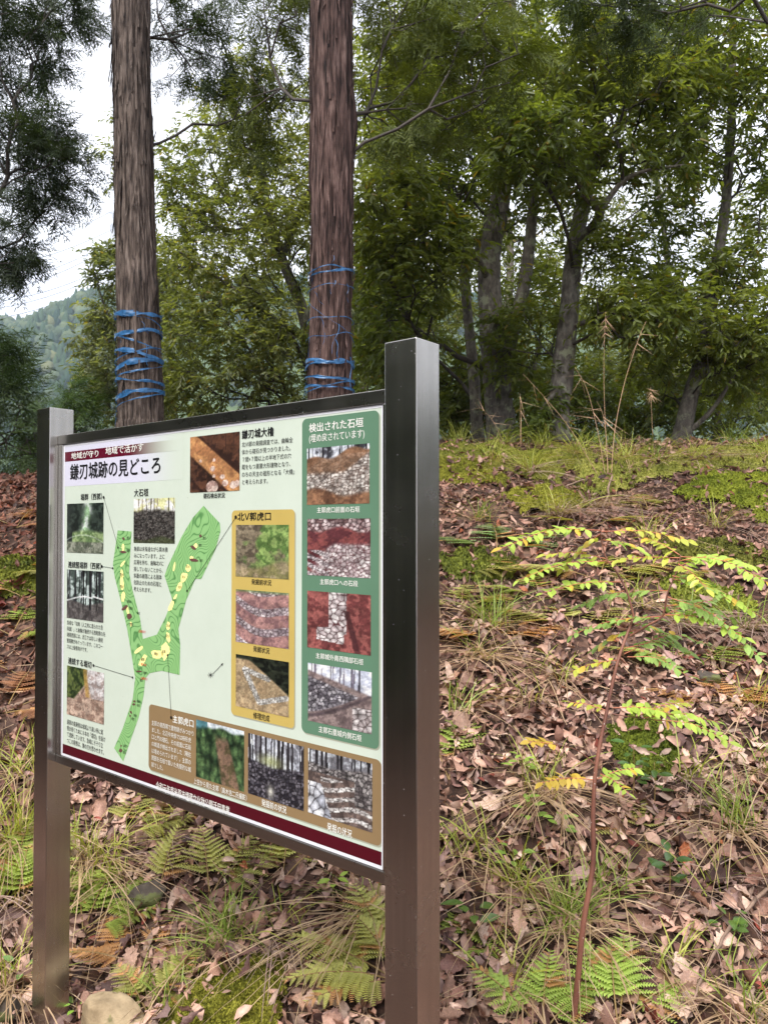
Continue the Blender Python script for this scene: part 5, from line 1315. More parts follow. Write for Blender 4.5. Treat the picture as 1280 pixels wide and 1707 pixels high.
# ------------------------------------------------------------------ grass tufts, stalks
M_GRASS = leafy('grass_blade', 0.5, 0.35, 'attr', grain=8, gs=.2)
GC = dict(green=(lin(112, 136, 50), lin(160, 172, 82)), dry=(lin(160, 132, 104), lin(206, 178, 146)), lime=(lin(146, 160, 60), lin(188, 190, 92)), grey=(lin(128, 104, 96), lin(186, 160, 148)))
def blades(n, ln_, wid, spread, lift, cols, r, seg=6, lean=(0, 0), base=0.04):
    az = r.uniform(0, 2 * math.pi, n); L_ = r.uniform(*ln_, n); e = r.uniform(*lift, n); f = np.linspace(0, 1, seg)[None]
    d = np.stack([np.cos(az) + lean[0], np.sin(az) + lean[1]], 1)
    bx = r.normal(0, base, (n, 2)); sag = r.uniform(.5, 1.3, n)[:, None] * spread
    h = L_[:, None] * (np.cos(e)[:, None] * f + .55 * sag * f ** 2); z = L_[:, None] * (np.sin(e)[:, None] * f - sag * .62 * f ** 2.2)
    P = np.stack([bx[:, :1] + d[:, :1] * h, bx[:, 1:] + d[:, 1:] * h, z], -1); s = np.stack([-d[:, 1], d[:, 0], np.zeros(n)], 1)
    s = norm(s + r.normal(0, .4, (n, 3)))[:, None] * (wid * (1 - f ** 2.5) * r.uniform(.6, 1.2, (n, 1)))[..., None]
    V = np.stack([P - s, P + s], 2).reshape(-1, 3); i = (np.arange(n)[:, None] * seg * 2 + np.arange(seg - 1)[None] * 2).ravel()
    F = np.concatenate([np.stack([i, i + 1, i + 3], 1), np.stack([i, i + 3, i + 2], 1)])
    k = r.random((n, 1)); C = np.repeat(np.array(cols[0]) * (1 - k) + np.array(cols[1]) * k, seg * 2, 0)
    return V, F, C
def tuft(label, px, py, h, ng, nd, seed, green='green', dry='dry', lean=(0, 0), wide=.0024, group=None, xyz=None, down=False):
    r = np.random.default_rng(seed); g = on_ground(px, py) if xyz is None else np.array(xyz)
    root = thing('grass_tuft', label, 'grass', g, group=group)
    if ng:
        V, F, C = blades(ng, (h * .6, h * 1.15), wide, .55, (.7, 1.5), GC[green], r, lean=lean); o = link('green_blades', make_mesh('green_blades', V, F, C, (M_GRASS,)), root); o['kind'] = 'stuff'
    if nd:
        V, F, C = blades(nd, (h * .6, h * 1.1), wide, .9, (.1, .9), GC[dry], r, lean=(lean[0] * 1.2, lean[1] - (.55 if down else .15))); o = link('dry_blades', make_mesh('dry_blades', V, F, C, (M_GRASS,)), root); o['kind'] = 'stuff'
    return root
tuft('big green grass tuft under the board with fallen straw', 378, 1570, .27, 90, 60, 1)
tuft('large grass tuft at the foot of the sapling stem', 945, 1545, .26, 110, 70, 2, down=True)
tuft('straw-coloured tuft beside the sapling stem', 905, 1320, .30, 30, 130, 3, 'lime', down=True)
tuft('dark green tuft on the slope to the side of the near post', 815, 1045, .34, 80, 60, 4, down=True)
tuft('dry hanging tuft under an orange fern', 800, 1095, .32, 15, 110, 5, down=True)
tuft('grey dry tuft hanging below the crest beside the moss', 985, 850, .42, 12, 150, 6, dry='grey', down=True)
tuft('grey dry tuft beside the rounded moss mound', 935, 860, .36, 16, 120, 7, 'lime', 'grey', down=True)
tuft('tuft with long brown straw at the open end of the slope', 1225, 1380, .30, 60, 90, 8, down=True)
tuft('straw tuft above the holly seedling', 1262, 1290, .30, 30, 70, 9, down=True)
tuft('dry tuft at the foot of a bank of moss', 1240, 1050, .34, 30, 90, 10, dry='grey', down=True)
tuft('dead tuft under the pinnate leaves of the sapling', 1140, 1045, .34, 20, 90, 11, dry='grey', down=True)
tuft('green and straw tuft beyond the far post', 22, 1400, .36, 80, 120, 12, 'lime', down=True)
tuft('mass of long straw below the lush fern', 25, 1640, .32, 30, 160, 13, 'lime', down=True)
tuft('straw tuft right behind the far post', 150, 1430, .32, 50, 110, 14, 'lime', lean=(.4, 0))
tuft('small tuft of pale grass beside the moss cushion', 290, 1660, .14, 50, 20, 15)
tuft('thin tuft of fine grass beside the rock', 235, 1665, .13, 40, 15, 16)
tuft('tuft of grass leaning out from the near post', 630, 1520, .30, 20, 110, 17, lean=(-.4, 0), down=True)
tuft('loose straw tuft low on the slope beside the fern', 1240, 1690, .30, 26, 80, 18, down=True)
tuft('sparse tuft low beneath the sapling', 860, 1480, .26, 40, 50, 19, 'lime', down=True)
tuft('small green tuft under the board', 320, 1610, .16, 40, 20, 20)
CREST = [(765, 745, .42, 60, 50, 'lime', 'beside the near post'), (820, 775, .40, 40, 70, 'lime', 'between the near post and the thick forked trunk'), (880, 790, .42, 60, 90, 'lime', 'hanging over bare litter left of the dry stalks'), (960, 760, .40, 60, 60, 'lime', 'just behind the short dry stalk'),
         (1040, 770, .42, 60, 60, 'lime', 'right at the foot of the tall dry stalks'), (1095, 775, .40, 50, 90, 'green', 'under the brown drooping plume'), (1160, 770, .40, 40, 110, 'lime', 'with a long beard of grey straw'), (1220, 750, .36, 60, 60, 'green', 'past the slim leaning tree'), (1270, 765, .36, 50, 60, 'lime', 'above the broad moss bank'),
         (1000, 748, .36, 70, 40, 'green', 'below the low leafy tree'), (900, 745, .34, 70, 30, 'lime', 'at the foot of the mottled trunk'), (840, 745, .36, 60, 30, 'lime', 'at the foot of the thick forked trunk')]
for k, (px, py, h, ng, nd, gr, w_) in enumerate(CREST):
    tuft('crest grass tuft ' + w_, px, py, h, ng, nd, 40 + k, gr, dry='grey' if k in (2, 6) else 'dry', group='tufts of grass along the crest', down=(k in (2, 5, 6)))
MORE = [(770, 1180, .24, 30, 50, 'green', 'small tuft in the litter beside the near post'), (880, 1170, .22, 14, 60, 'lime', 'wispy straw tuft among big fallen leaves'), (1150, 1300, .24, 24, 60, 'lime', 'wispy tuft below the lowest sapling leaves'), (780, 1420, .24, 36, 50, 'lime', 'thin lime tuft close to the near post'),
        (1010, 1480, .22, 40, 40, 'green', 'tuft right of the sapling stem'), (1180, 1480, .24, 16, 60, 'lime', 'dead tuft beside the dark glossy seedling'), (860, 1640, .22, 20, 60, 'lime', 'straw tuft behind the bright ferns'), (1120, 1620, .22, 26, 50, 'lime', 'wispy tuft behind the big bright fern'),
        (470, 1560, .22, 20, 50, 'lime', 'thin straw tuft under the board beside the big one'), (530, 1600, .18, 14, 40, 'lime', 'few straw blades under the board near the orange fern'), (190, 1460, .28, 26, 90, 'lime', 'arching straw tuft below the frame'), (290, 1400, .26, 20, 60, 'lime', 'dry tuft high under the frame rail'),
        (1080, 900, .34, 30, 70, 'lime', 'tuft above the sapling leaves'), (800, 870, .34, 30, 60, 'green', 'tuft above the bluish fern'), (1190, 880, .36, 20, 90, 'lime', 'bearded tuft under the broad moss bank'), (1060, 1010, .30, 24, 60, 'lime', 'tuft behind the fork of the sapling'),
        (40, 1290, .34, 40, 90, 'lime', 'straw tuft on the bank beyond the far post'), (18, 1500, .30, 20, 80, 'lime', 'straw hanging behind the lush fern'), (1250, 1180, .28, 20, 70, 'lime', 'tuft beside the thin stick'), (930, 1130, .26, 18, 60, 'lime', 'faded tuft left of the sapling fork')]
for k, (px, py, h, ng, nd, gr, lb) in enumerate(MORE):
    tuft(lb, px, py, h, ng, nd // 2, 140 + k, gr, dry='grey' if k % 3 == 2 else 'dry', down=True)
MF = [(770, 1020, 'olive', 'olive fern in the shade beside the post'), (900, 1000, 'green', 'green fern behind the left sapling branch'), (1100, 980, 'olive', 'pale fern between the sapling branches'), (1210, 1190, 'orange', 'rusty fern past the sapling'), (860, 1200, 'brown', 'dead brown fern in the open litter'), (1080, 1420, 'olive', 'lacy pale fern beside the dark seedling'),
      (1190, 1010, 'green', 'green fern under the long right-hand leaves'), (470, 1470, 'yellow', 'yellow fern hard under the frame rail'), (1080, 850, 'olive', 'low fern below the crest')]
for k, (px, py, c, lb) in enumerate(MF):
    fern(lb, px, py, [(165 - 7 * k, .34, 26, .24), (18 + 5 * k, .36, 28, .24), (88, .32, 42, .3)], c, 200 + k, False)

# tall dry stalks
M_STRAW = plain('dry_stalk', lin(176, 142, 112), .7, 0, .25, 10)
SGP = 'tall dry stalks on the crest'
def stalk(pts, rad, label, head=False):
    P = spline([at(*p) for p in pts], 24); V, F = tube(P, np.linspace(rad, rad * .35, 24) * .4, 5); off = P[0]
    root = thing('dry_stalk', label, 'plant', off, group=SGP)
    link('stem', make_mesh('stem', V - off, F, None, (M_STRAW,), True), root)
    r = np.random.default_rng(int(pts[0][0])); a = Acc()
    for k in range(7 if not head else 26):
        f = r.uniform(.35, .95) if not head else r.uniform(.86, 1); p = P[int(f * 23)]; d = norm(np.array([r.normal(), r.normal() * .4, r.uniform(-.9, .6)])); l = r.uniform(.10, .28) if not head else r.uniform(.04, .1); s = np.array([.002, 0, .001])
        a.add(np.array([p - s, p + s, p + d * l + np.array([0, 0, -.05])]), np.array([(0, 1, 2)]))
    V, F, C = a.get(); o = link('dead_leaves', make_mesh('dead_leaves', V - off, F, None, (M_STRAW,)), root); o['kind'] = 'stuff'
def gY(px, py): return on_ground(px, py)[1]
y_ = gY(1010, 800)
stalk([(1018, 800, y_), (1024, 720, y_), (1040, 640, y_), (1062, 570, y_), (1076, 536, y_)], .009, 'thick pale dry stalk leaning up from the crest')
stalk([(1014, 795, y_), (1008, 700, y_), (1006, 610, y_), (1009, 520, y_)], .006, 'thin upright dry stalk with a feathery tip', True)
stalk([(1008, 790, y_), (996, 720, y_), (978, 650, y_), (958, 612, y_)], .007, 'pale dry stalk bent over toward the thick forked tree')
stalk([(995, 790, y_), (950, 715, y_), (905, 660, y_), (872, 624, y_)], .006, 'long dry stalk slanting low across the crest')
stalk([(1012, 792, y_), (1010, 730, y_), (1004, 690, y_), (994, 668, y_)], .005, 'short dry stalk among the tall ones')
stalk([(1090, 770, y_ + .3), (1086, 700, y_ + .3), (1084, 645, y_ + .3)], .005, 'dry stalk with a brown drooping plume', True)
stalk([(842, 745, y_ + .3), (820, 700, y_ + .3), (790, 670, y_ + .3)], .004, 'thin dry stalk beside the thick forked trunk')
stalk([(868, 740, y_ + .3), (868, 690, y_ + .3), (866, 655, y_ + .3)], .005, 'short pale stalk standing upright by the trunks')

# ------------------------------------------------------------------ rocks, sticks
def rock_mat(name, a, b, moss_=0.62):
    m, t, bs = nodes_of(name); n = noise_node(t, 9, 8, .7); c = ramp(t, n.outputs['Fac'], [(.3, a), (.7, b)])
    n2 = noise_node(t, 5, 5, .7); mk = ramp(t, n2.outputs['Fac'], [(moss_, (0, 0, 0)), (moss_ + .06, (1, 1, 1))])
    mm = t.nodes.new('ShaderNodeMixRGB'); t.links.new(mk, mm.inputs[0]); t.links.new(c, mm.inputs[1]); mm.inputs[2].default_value = (.10, .11, .035, 1)
    t.links.new(mm.outputs['Color'], bs.inputs['Base Color']); bs.inputs['Roughness'].default_value = .9; bump(t, bs, n.outputs['Fac'], .8, .01); return m
def rock(label, px, py, rad, seed, mat):
    import bmesh
    g = on_ground(px, py); bm = bmesh.new(); bmesh.ops.create_icosphere(bm, subdivisions=4, radius=1.0); V = np.array([v.co[:] for v in bm.verts])
    F = np.array([[v.index for v in f.verts] for f in bm.faces]); bm.free(); r = np.random.default_rng(seed)
    for _ in range(18):
        d = norm(r.normal(0, 1, 3)); k = r.uniform(.45, .82); s = V @ d; V = V - np.clip(s - k, 0, 9)[:, None] * d[None] * .97
    V = V * (1 + .10 * fbm(V[:, 0] * 3, V[:, 1] * 3, V[:, 2] * 3, seed, 5, .75))[:, None] * np.array(rad) * 1.25
    return tag(link('rock', make_mesh('rock', V, F, None, (mat,), True), loc=g + np.array([0, 0, rad[2] * .15])), label, 'rock')
M_ROCK = rock_mat('pale_rock', lin(104, 86, 62), lin(176, 156, 124), .60); M_ROCKD = rock_mat('dark_rock', lin(46, 40, 36), lin(92, 82, 72), .50)
rock('pale tan angular rock on the ground beside the far post', 182, 1712, (.095, .08, .085), 1, M_ROCK)
rock('dark mossy boulder half buried under the board', 252, 1500, (.075, .06, .055), 2, M_ROCKD)
rock('small grey stone among the leaves below the mossy boulder', 200, 1508, (.045, .04, .04), 3, M_ROCKD)
rock('grey stone at the bottom beyond the far post', 4, 1700, (.05, .05, .05), 4, M_ROCKD)
rock('buff stone in the leaves past the sapling', 1180, 1140, (.07, .06, .045), 5, M_ROCKD)
M_STICK = plain('grey_stick', lin(128, 106, 92), .85, 0, .35, 30, .3, .4)
def stick(label, pts, rad, seed=0, lift=.015):
    P = np.array([on_ground(*p) + np.array([0, 0, lift + (p[2] if len(p) > 2 else 0)]) for p in [(q[0], q[1]) for q in pts]]); P = spline(P, 22)
    r = np.random.default_rng(seed); P[1:-1] += r.normal(0, rad * .35, (20, 3)); V, F = tube(P, np.linspace(rad, rad * .5, 22) * r.uniform(.85, 1.15, 22), 7); off = P[0]
    return tag(link('fallen_stick', make_mesh('fallen_stick', V - off, F, None, (M_STICK,), True), loc=off), label, 'stick')
stick('long thin stick lying down the slope past the big fern', [(1278, 1510), (1200, 1600), (1150, 1707)], .006, 1, .05)
stick('thin reddish stick lying level past the sapling', [(1060, 1545), (1170, 1540), (1215, 1532)], .003, 2, .03)
stick('pale curved stick on the leaves below the crest', [(1020, 790), (1000, 860), (930, 930), (905, 1010)], .008, 3)
stick('grey stick slanting up the slope under the crest grass', [(900, 830), (980, 800), (1080, 760)], .009, 4)
stick('short pale stick lying beside moss under the board', [(430, 1680), (455, 1672), (500, 1648)], .004, 5)
stick('dark stick half buried under the board', [(240, 1436), (350, 1428), (440, 1420)], .005, 6)
stick('fallen stick on the brown bank beyond the far post', [(0, 1190), (30, 1180), (62, 1168)], .012, 7)
stick('thin stick crossing the litter beside the near post', [(745, 1440), (800, 1390), (860, 1330)], .003, 8)
stick('thin stick lying low between two tufts', [(1190, 1170), (1255, 1150), (1278, 1140)], .005, 9)
stick('slender stick under the withered fern', [(120, 1640), (180, 1637), (232, 1634)], .003, 10, .04)

# ------------------------------------------------------------------ the sapling with pinnate leaves
M_SAP = leafy('sapling_leaflet', .45, .38, 'obj', ttint=(1.05, 1.12, .7), grain=14, gs=.2)
def leaflet_template():
    rows = 7; V = []
    for i in range(rows):
        s = i / (rows - 1); w_ = .21 * math.sin(math.pi * (0.03 + .94 * s) ** .9) + .004; z = -.12 * s * s
        V += [(s, w_, z + .05 * w_ / .21), (s, 0, z), (s, -w_, z + .05 * w_ / .21)]
    F = []
    for i in range(rows - 1):
        for j in range(2):
            k = i * 3 + j; F += [(k, k + 1, k + 4), (k, k + 4, k + 3)]
    return np.array(V), np.array(F)
LFV, LFF = leaflet_template(); LEAFLET = make_mesh('leaflet', LFV, LFF, None, (M_SAP,), True)
def sap_bark():
    m, t, b = nodes_of('sapling_bark'); n = noise_node(t, 14, 4, .6, 'Object', (1, 1, .25)); c = ramp(t, n.outputs['Fac'], [(.3, lin(78, 44, 38)), (.7, lin(140, 92, 74))])
    vo = t.nodes.new('ShaderNodeTexVoronoi'); vo.inputs['Scale'].default_value = 95; tcn = t.nodes.new('ShaderNodeTexCoord'); t.links.new(tcn.outputs['Object'], vo.inputs['Vector'])
    mk = ramp(t, vo.outputs['Distance'], [(.10, (1, 1, 1)), (.14, (0, 0, 0))]); sp = t.nodes.new('ShaderNodeSeparateColor'); t.links.new(vo.outputs['Color'], sp.inputs['Color'])
    f = mult(t, mk, ramp(t, sp.outputs['Red'], [(.7, (0, 0, 0)), (.72, (1, 1, 1))])); mm = t.nodes.new('ShaderNodeMixRGB'); t.links.new(f, mm.inputs[0]); t.links.new(c, mm.inputs[1]); mm.inputs[2].default_value = (.55, .5, .45, 1)
    t.links.new(mm.outputs['Color'], b.inputs['Base Color']); b.inputs['Roughness'].default_value = .5; return m
M_SAPB = sap_bark(); M_RACH = plain('leaf_stalk', lin(176, 104, 78), .5, 0, .2, 20)
YS = 1.98
sg = on_ground(952, 1722)
YS = float(sg[1])
sap = thing('sapling', 'slender young tree with reddish stem and yellow-green pinnate leaves', 'sapling', sg)
def sap_limb(name, pts, r0, r1, n=40):
    P = spline([at(p[0], p[1], YS + p[2]) for p in pts], n); V, F = tube(P, np.linspace(r0, r1, n), 10); k = 1 + .0
    link(name, make_mesh(name, V - sg, F, None, (M_SAPB,), True), sap)
sap_limb('stem', [(951, 1745, 0), (962, 1640, 0), (972, 1540, 0), (988, 1440, .01), (988, 1360, .02), (993, 1280, .03), (1010, 1190, .05), (1030, 1100, .07), (1056, 1028, .09)], .0088, .0036)
sap_limb('branch', [(1056, 1028, .09), (1044, 985, .10), (1025, 950, .12), (1010, 930, .13), (1002, 900, .13), (1000, 878, .12)], .0034, .0014)
sap_limb('branch', [(1050, 1060, .08), (1080, 1042, .05), (1104, 1026, .03), (1112, 990, .02), (1128, 950, .02), (1134, 925, .02)], .0034, .0014)
sap_limb('branch', [(993, 1275, .03), (960, 1250, .0), (920, 1240, -.03)], .002, .001); sap_limb('branch', [(1020, 1190, .05), (1050, 1195, .04), (1090, 1200, .02)], .002, .001)
r = np.random.default_rng(8); nl = 0
def pinnate(p0, p1, arch, n, wid, col, y0=0.0, y1=0.0, tail=0.12):
    """a compound leaf from its foot to its tip, leaflets in pairs and one at the end"""
    global nl
    A_ = at(p0[0], p0[1], YS + y0); B_ = at(p1[0], p1[1], YS + y1); M_ = (A_ + B_) / 2 + np.array([0, 0, arch * np.linalg.norm(B_ - A_)])
    P = spline([A_, M_, B_], 18); V, F = tube(P, np.linspace(.0014, .0007, 18), 4); lf = link('leaf', make_mesh('leaf_stalk', V - sg, F, None, (M_RACH,), True), sap)
    T, U, W = frames(P); up = np.array([0, -.25, 1.0]); n = int(round(n * 1.9)); rest_ = Acc()
    for i in range(n):
        f = tail + (1 - tail) * (i + .5) / n; k = f * 17; i0 = min(int(k), 16); p = P[i0] + (P[i0 + 1] - P[i0]) * (k - i0); s_ = norm(np.cross(up, T[i0]))
        for sd in ((-1, 1) if i < n - 1 else (0,)):
            if sd and r.random() < .07: continue
            a = norm(s_ * sd * 1.0 + T[i0] * (.35 if sd else 1.0) + r.normal(0, .16, 3) + up * r.uniform(-.3, .1)); b = norm(np.cross(up + r.normal(0, .3, 3), a)); nn = np.cross(a, b); l = wid * .95 * r.uniform(.75, 1.12)
            c = np.array(col) * r.uniform(.78, 1.12)
            if r.random() < .09: c = np.array(lin(214, 180, 72)) * r.uniform(.8, 1)
            if nl < 300:
                o = link('leaflet', LEAFLET, lf); M = np.eye(4); M[:3, 0], M[:3, 1], M[:3, 2], M[:3, 3] = a * l, b * l * 1.15, nn * l, p - sg; o.matrix_local = Matrix(M.tolist()); o.color = (*c, 1); nl += 1
            else:
                V, F, C = scatter(LFV, LFF, (p - sg)[None], a[None], b[None] * 1.15, nn[None], np.array([l]), c[None]); rest_.add(V, F, C)
    if rest_.n: o = link('leaflets', rest_.mesh('leaflets', (M_SAP_A,), True), lf); o['kind'] = 'stuff'
M_SAP_A = leafy('sapling_leaflets', .45, .38, 'attr', ttint=(1.05, 1.12, .7), grain=14, gs=.2)
LM, YG, DG, YL = lin(172, 196, 84), lin(188, 192, 80), lin(146, 174, 92), lin(210, 180, 76)
for a in [((1000, 884), (832, 915), .08, 9, .040, LM, .12, .02), ((1002, 886), (1150, 902), .06, 7, .036, YG, .12, .06), ((1010, 935), (860, 968), .06, 7, .036, LM, .13, .02), ((1012, 932), (905, 925), .07, 5, .036, YG, .13, .2),
          ((1134, 928), (1280, 972), .10, 9, .038, LM, .02, -.12), ((1132, 930), (1005, 938), .04, 7, .034, YG, .02, .1), ((1130, 945), (1200, 930), .06, 5, .036, LM, .02, .15), ((1120, 960), (1215, 1000), .08, 6, .036, DG, .02, -.05),
          ((1106, 1024), (1245, 1065), .10, 8, .036, LM, .03, -.08), ((1112, 995), (1275, 1105), .12, 9, .036, DG, .02, -.1), ((1100, 1028), (1000, 1045), .05, 6, .034, DG, .03, .15), ((1080, 1042), (1190, 1000), .05, 6, .034, DG, .05, .2),
          ((1040, 985), (965, 1010), .05, 5, .036, DG, .10, .16), ((1050, 1030), (950, 1060), .05, 6, .034, DG, .09, .14), ((1045, 1095), (1150, 1130), .14, 7, .034, DG, .07, .02), ((1022, 1180), (1120, 1190), .06, 6, .036, LM, .05, 0),
          ((1090, 1200), (1220, 1240), .10, 6, .034, LM, .02, -.05), ((1060, 1195), (1150, 1170), .06, 5, .034, YG, .03, .1), ((930, 1242), (880, 1236), .02, 4, .030, YL, -.02, -.04), ((990, 1300), (900, 1305), .05, 6, .032, YL, .03, -.03),
          ((992, 1300), (1065, 1280), .06, 5, .032, LM, .03, .05), ((1000, 1290), (1050, 1325), .08, 4, .030, LM, .03, -.04), ((1030, 1100), (950, 1120), .05, 5, .032, YG, .07, .12),
          ((1000, 890), (935, 950), .05, 6, .034, YG, .12, .2), ((1004, 900), (1080, 925), .06, 5, .034, LM, .13, .22), ((1130, 935), (1260, 945), .08, 7, .036, LM, .02, .1), ((1132, 925), (1070, 895), .06, 5, .034, YG, .02, .08), ((1115, 985), (1020, 1000), .06, 6, .034, DG, .02, .2),
          ((1108, 1010), (1225, 1035), .08, 7, .034, DG, .03, .15), ((1060, 1050), (985, 1085), .06, 5, .034, DG, .08, .2), ((1056, 1040), (1130, 1075), .08, 6, .034, DG, .08, .2), ((1042, 1080), (1170, 1100), .1, 7, .034, DG, .07, .25), ((1035, 970), (900, 990), .05, 7, .034, LM, .11, .05), ((1130, 940), (1180, 985), .06, 5, .034, YG, .02, -.1),
          ((1070, 1197), (1200, 1205), .08, 6, .034, LM, .03, .06), ((1012, 1185), (945, 1170), .05, 4, .03, YG, .05, .1), ((1040, 1090), (1185, 1075), .1, 7, .034, DG, .07, .3), ((1120, 965), (1270, 1030), .1, 8, .036, LM, .02, -.06)]:
    pinnate(*a)

# ------------------------------------------------------------------ small seedlings
def seedling(name, label, px, py, h, n, size, col, seed, rough=.4, spread=.07, glossy=False):
    g = on_ground(px, py); r = np.random.default_rng(seed); root = thing(name, label, 'seedling', g)
    P = np.array([(0.02 * math.sin(3 * f) * h, 0, h * f) for f in np.linspace(0, 1, 10)]); V, F = tube(P, np.linspace(.0022, .001, 10), 5); link('stem', make_mesh('stem', V, F, None, (M_STALK,), True), root)
    for k in range(n):
        f = .3 + .7 * (k + .5) / n; p = np.array([0, 0, h * f]); az = k * 2.4 + r.uniform(-.4, .4); a = norm(np.array([math.cos(az), math.sin(az), r.uniform(-.15, .4)])); b = norm(np.cross(np.array([0, -.3, 1.0]) + r.normal(0, .15, 3), a)); nn = np.cross(a, b); l = size * r.uniform(.75, 1.15)
        o = link('leaf', SEEDLEAF_G if glossy else SEEDLEAF, root); M = np.eye(4); M[:3, 0], M[:3, 1], M[:3, 2], M[:3, 3] = a * l, b * l * 1.15, nn * l, p + a * spread * r.uniform(.1, .5); o.matrix_local = Matrix(M.tolist()); o.color = (*(np.array(col) * r.uniform(.75, 1.15)), 1)
M_GLOSS = leafy('glossy_leaf', .22, .15, 'obj', grain=10, gs=.25, spec=.6)
SEEDLEAF = make_mesh('leaf', LFV, LFF, None, (M_SAP,), True); SEEDLEAF_G = make_mesh('leaf', LFV, LFF, None, (M_GLOSS,), True)
seedling('seedling', 'pale green seedling in the straw left of the sapling stem', 880, 1385, .12, 9, .045, lin(150, 182, 84), 1)
seedling('seedling', 'fresh green seedling with small leaves beside the straw tuft', 935, 1400, .10, 8, .042, lin(150, 184, 86), 2)
seedling('seedling', 'light green seedling low beside the near post', 855, 1460, .09, 7, .04, lin(142, 176, 80), 3)
seedling('seedling', 'small lime seedling above the straw tuft', 870, 1300, .10, 8, .045, lin(150, 178, 80), 4)
seedling('holly_seedling', 'dark glossy seedling standing past the sapling', 1115, 1500, .16, 8, .055, lin(62, 88, 40), 5, glossy=True)
seedling('holly_seedling', 'dark glossy seedling beside the moss cushion', 1055, 1330, .20, 10, .05, lin(70, 98, 48), 6, glossy=True)
seedling('holly_seedling', 'low glossy seedling with round leaves at the open end of the slope', 1215, 1570, .08, 9, .05, lin(86, 112, 50), 7, glossy=True)
seedling('holly_seedling', 'broad dark green leaves low beside the near post', 790, 1560, .10, 5, .07, lin(86, 112, 54), 8, glossy=True)
seedling('holly_seedling', 'glossy dark leaves hiding below the moss cushion', 1090, 1345, .16, 9, .05, lin(68, 92, 42), 9, glossy=True)
seedling('seedling', 'tiny green sprout beside the pale rock', 128, 1700, .05, 5, .028, lin(140, 180, 70), 10)
seedling('holly_seedling', 'green heart-shaped leaves beyond the far post', 38, 1640, .06, 5, .05, lin(110, 140, 76), 11, glossy=True)
seedling('seedling', 'green sprout below the frame beside the near post', 555, 1495, .07, 6, .04, lin(150, 176, 70), 12)

# ------------------------------------------------------------------ woods on the far hill, pylon and wires
import bmesh
def crown_template(seed, cone):
    bm = bmesh.new(); bmesh.ops.create_icosphere(bm, subdivisions=2, radius=1.0); V = np.array([v.co[:] for v in bm.verts]); F = np.array([[v.index for v in f.verts] for f in bm.faces]); bm.free()
    V = V * (1 + .5 * fbm(V[:, 0] * 2.2, V[:, 1] * 2.2, V[:, 2] * 2.2, seed, 3) + np.random.default_rng(seed).normal(0, .13, len(V)))[:, None]
    if cone: V = V * np.array([.55, .55, 1.5]); V[:, :2] *= (1 - .45 * np.clip(V[:, 2:3] / 1.5, -1, 1))
    return V, F
r = np.random.default_rng(15); acc = Acc(); EX, EY, EZ = np.eye(3)
n = 3000; Y = np.concatenate([r.uniform(215, 500, n), r.uniform(260, 490, 1100)]); X = np.concatenate([Y[:n] * r.uniform(-.62, -.28, n), Y[n:] * r.uniform(-.2, .62, 1100)]); n = len(X)
typ = r.integers(0, 3, n) + 3 * (vnoise(X * .02, Y * .02, 0, 5) + r.normal(0, .35, n) > .25); s = r.uniform(1.8, 4.4, n)
k = r.random((n, 1)); C = np.array((.024, .044, .024)) * (1 - k) + np.array((.078, .098, .046)) * k; C[typ >= 3] *= np.array((.55, .72, .65)); C[r.random(n) < .03] = (.11, .115, .05)
for q in range(6):
    tv, tf = crown_template(q, q >= 3); m = typ == q; p = np.stack([X[m], Y[m], height(X[m], Y[m], False) + s[m] * .8], 1); e = np.ones((m.sum(), 1)); an = r.uniform(0, 6.28, m.sum())
    V, F, CC = scatter(tv, tf, p, np.stack([np.cos(an), np.sin(an), 0 * an], 1), np.stack([-np.sin(an), np.cos(an), 0 * an], 1), e * EZ, s[m], C[m]); acc.add(V, F, CC)
M_HILL = attr_plain('hill_trees', .9, .15, 1.2, 1.0, .6)
tag(link('hill_forest', acc.mesh('hill_forest', (M_HILL,))), 'mixed woodland covering the distant hazy hill', 'forest', kind='stuff')

M_PYLON = plain('galvanised_steel', (.36, .37, .40), .5, .4, .1, .5)
pb = at(187, 520, 505); gz = float(height(pb[0], pb[1], False)); ptop = at(187, 350, 505)[2]; Hh = ptop - gz
pyl = thing('pylon', 'lattice power pylon on the distant hill behind a cedar trunk', 'pylon', (pb[0], pb[1], gz), .5)
def bar(a, p, q, rad=.16):
    V, F = tube(np.array([p, q]), rad, 4); a.add(V, F)
half = lambda z: 3.2 * (1 - z / Hh) ** 1.2 + .7
for cx, cy in ((-1, -1), (1, -1), (1, 1), (-1, 1)):
    a = Acc(); zz = np.linspace(0, Hh, 10)
    V, F = tube(np.array([(cx * half(z), cy * half(z), z) for z in zz]), .22, 5); link('leg', make_mesh('leg', V, F, None, (M_PYLON,)), pyl)
a = Acc(); zz = np.linspace(0, Hh, 14)
for z0, z1 in zip(zz[:-1], zz[1:]):
    for sd in range(4):
        c = [(-1, -1), (1, -1), (1, 1), (-1, 1), (-1, -1)]; (ax, ay), (bx, by) = c[sd], c[sd + 1]; h0, h1 = half(z0), half(z1)
        bar(a, (ax * h0, ay * h0, z0), (bx * h1, by * h1, z1)); bar(a, (bx * h0, by * h0, z0), (ax * h1, ay * h1, z1))
o = link('bracing', a.mesh('bracing', (M_PYLON,)), pyl); o['kind'] = 'stuff'
for z in (Hh * .78, Hh * .88, Hh * .97):
    a = Acc(); V, F = tube(np.array([(-5.5, 0, z), (0, 0, z + .6), (5.5, 0, z)]), .22, 5); link('cross_arm', make_mesh('cross_arm', V, F, None, (M_PYLON,)), pyl)
M_WIRE = plain('cable', (.10, .10, .12), .5, .3, .1, .5)
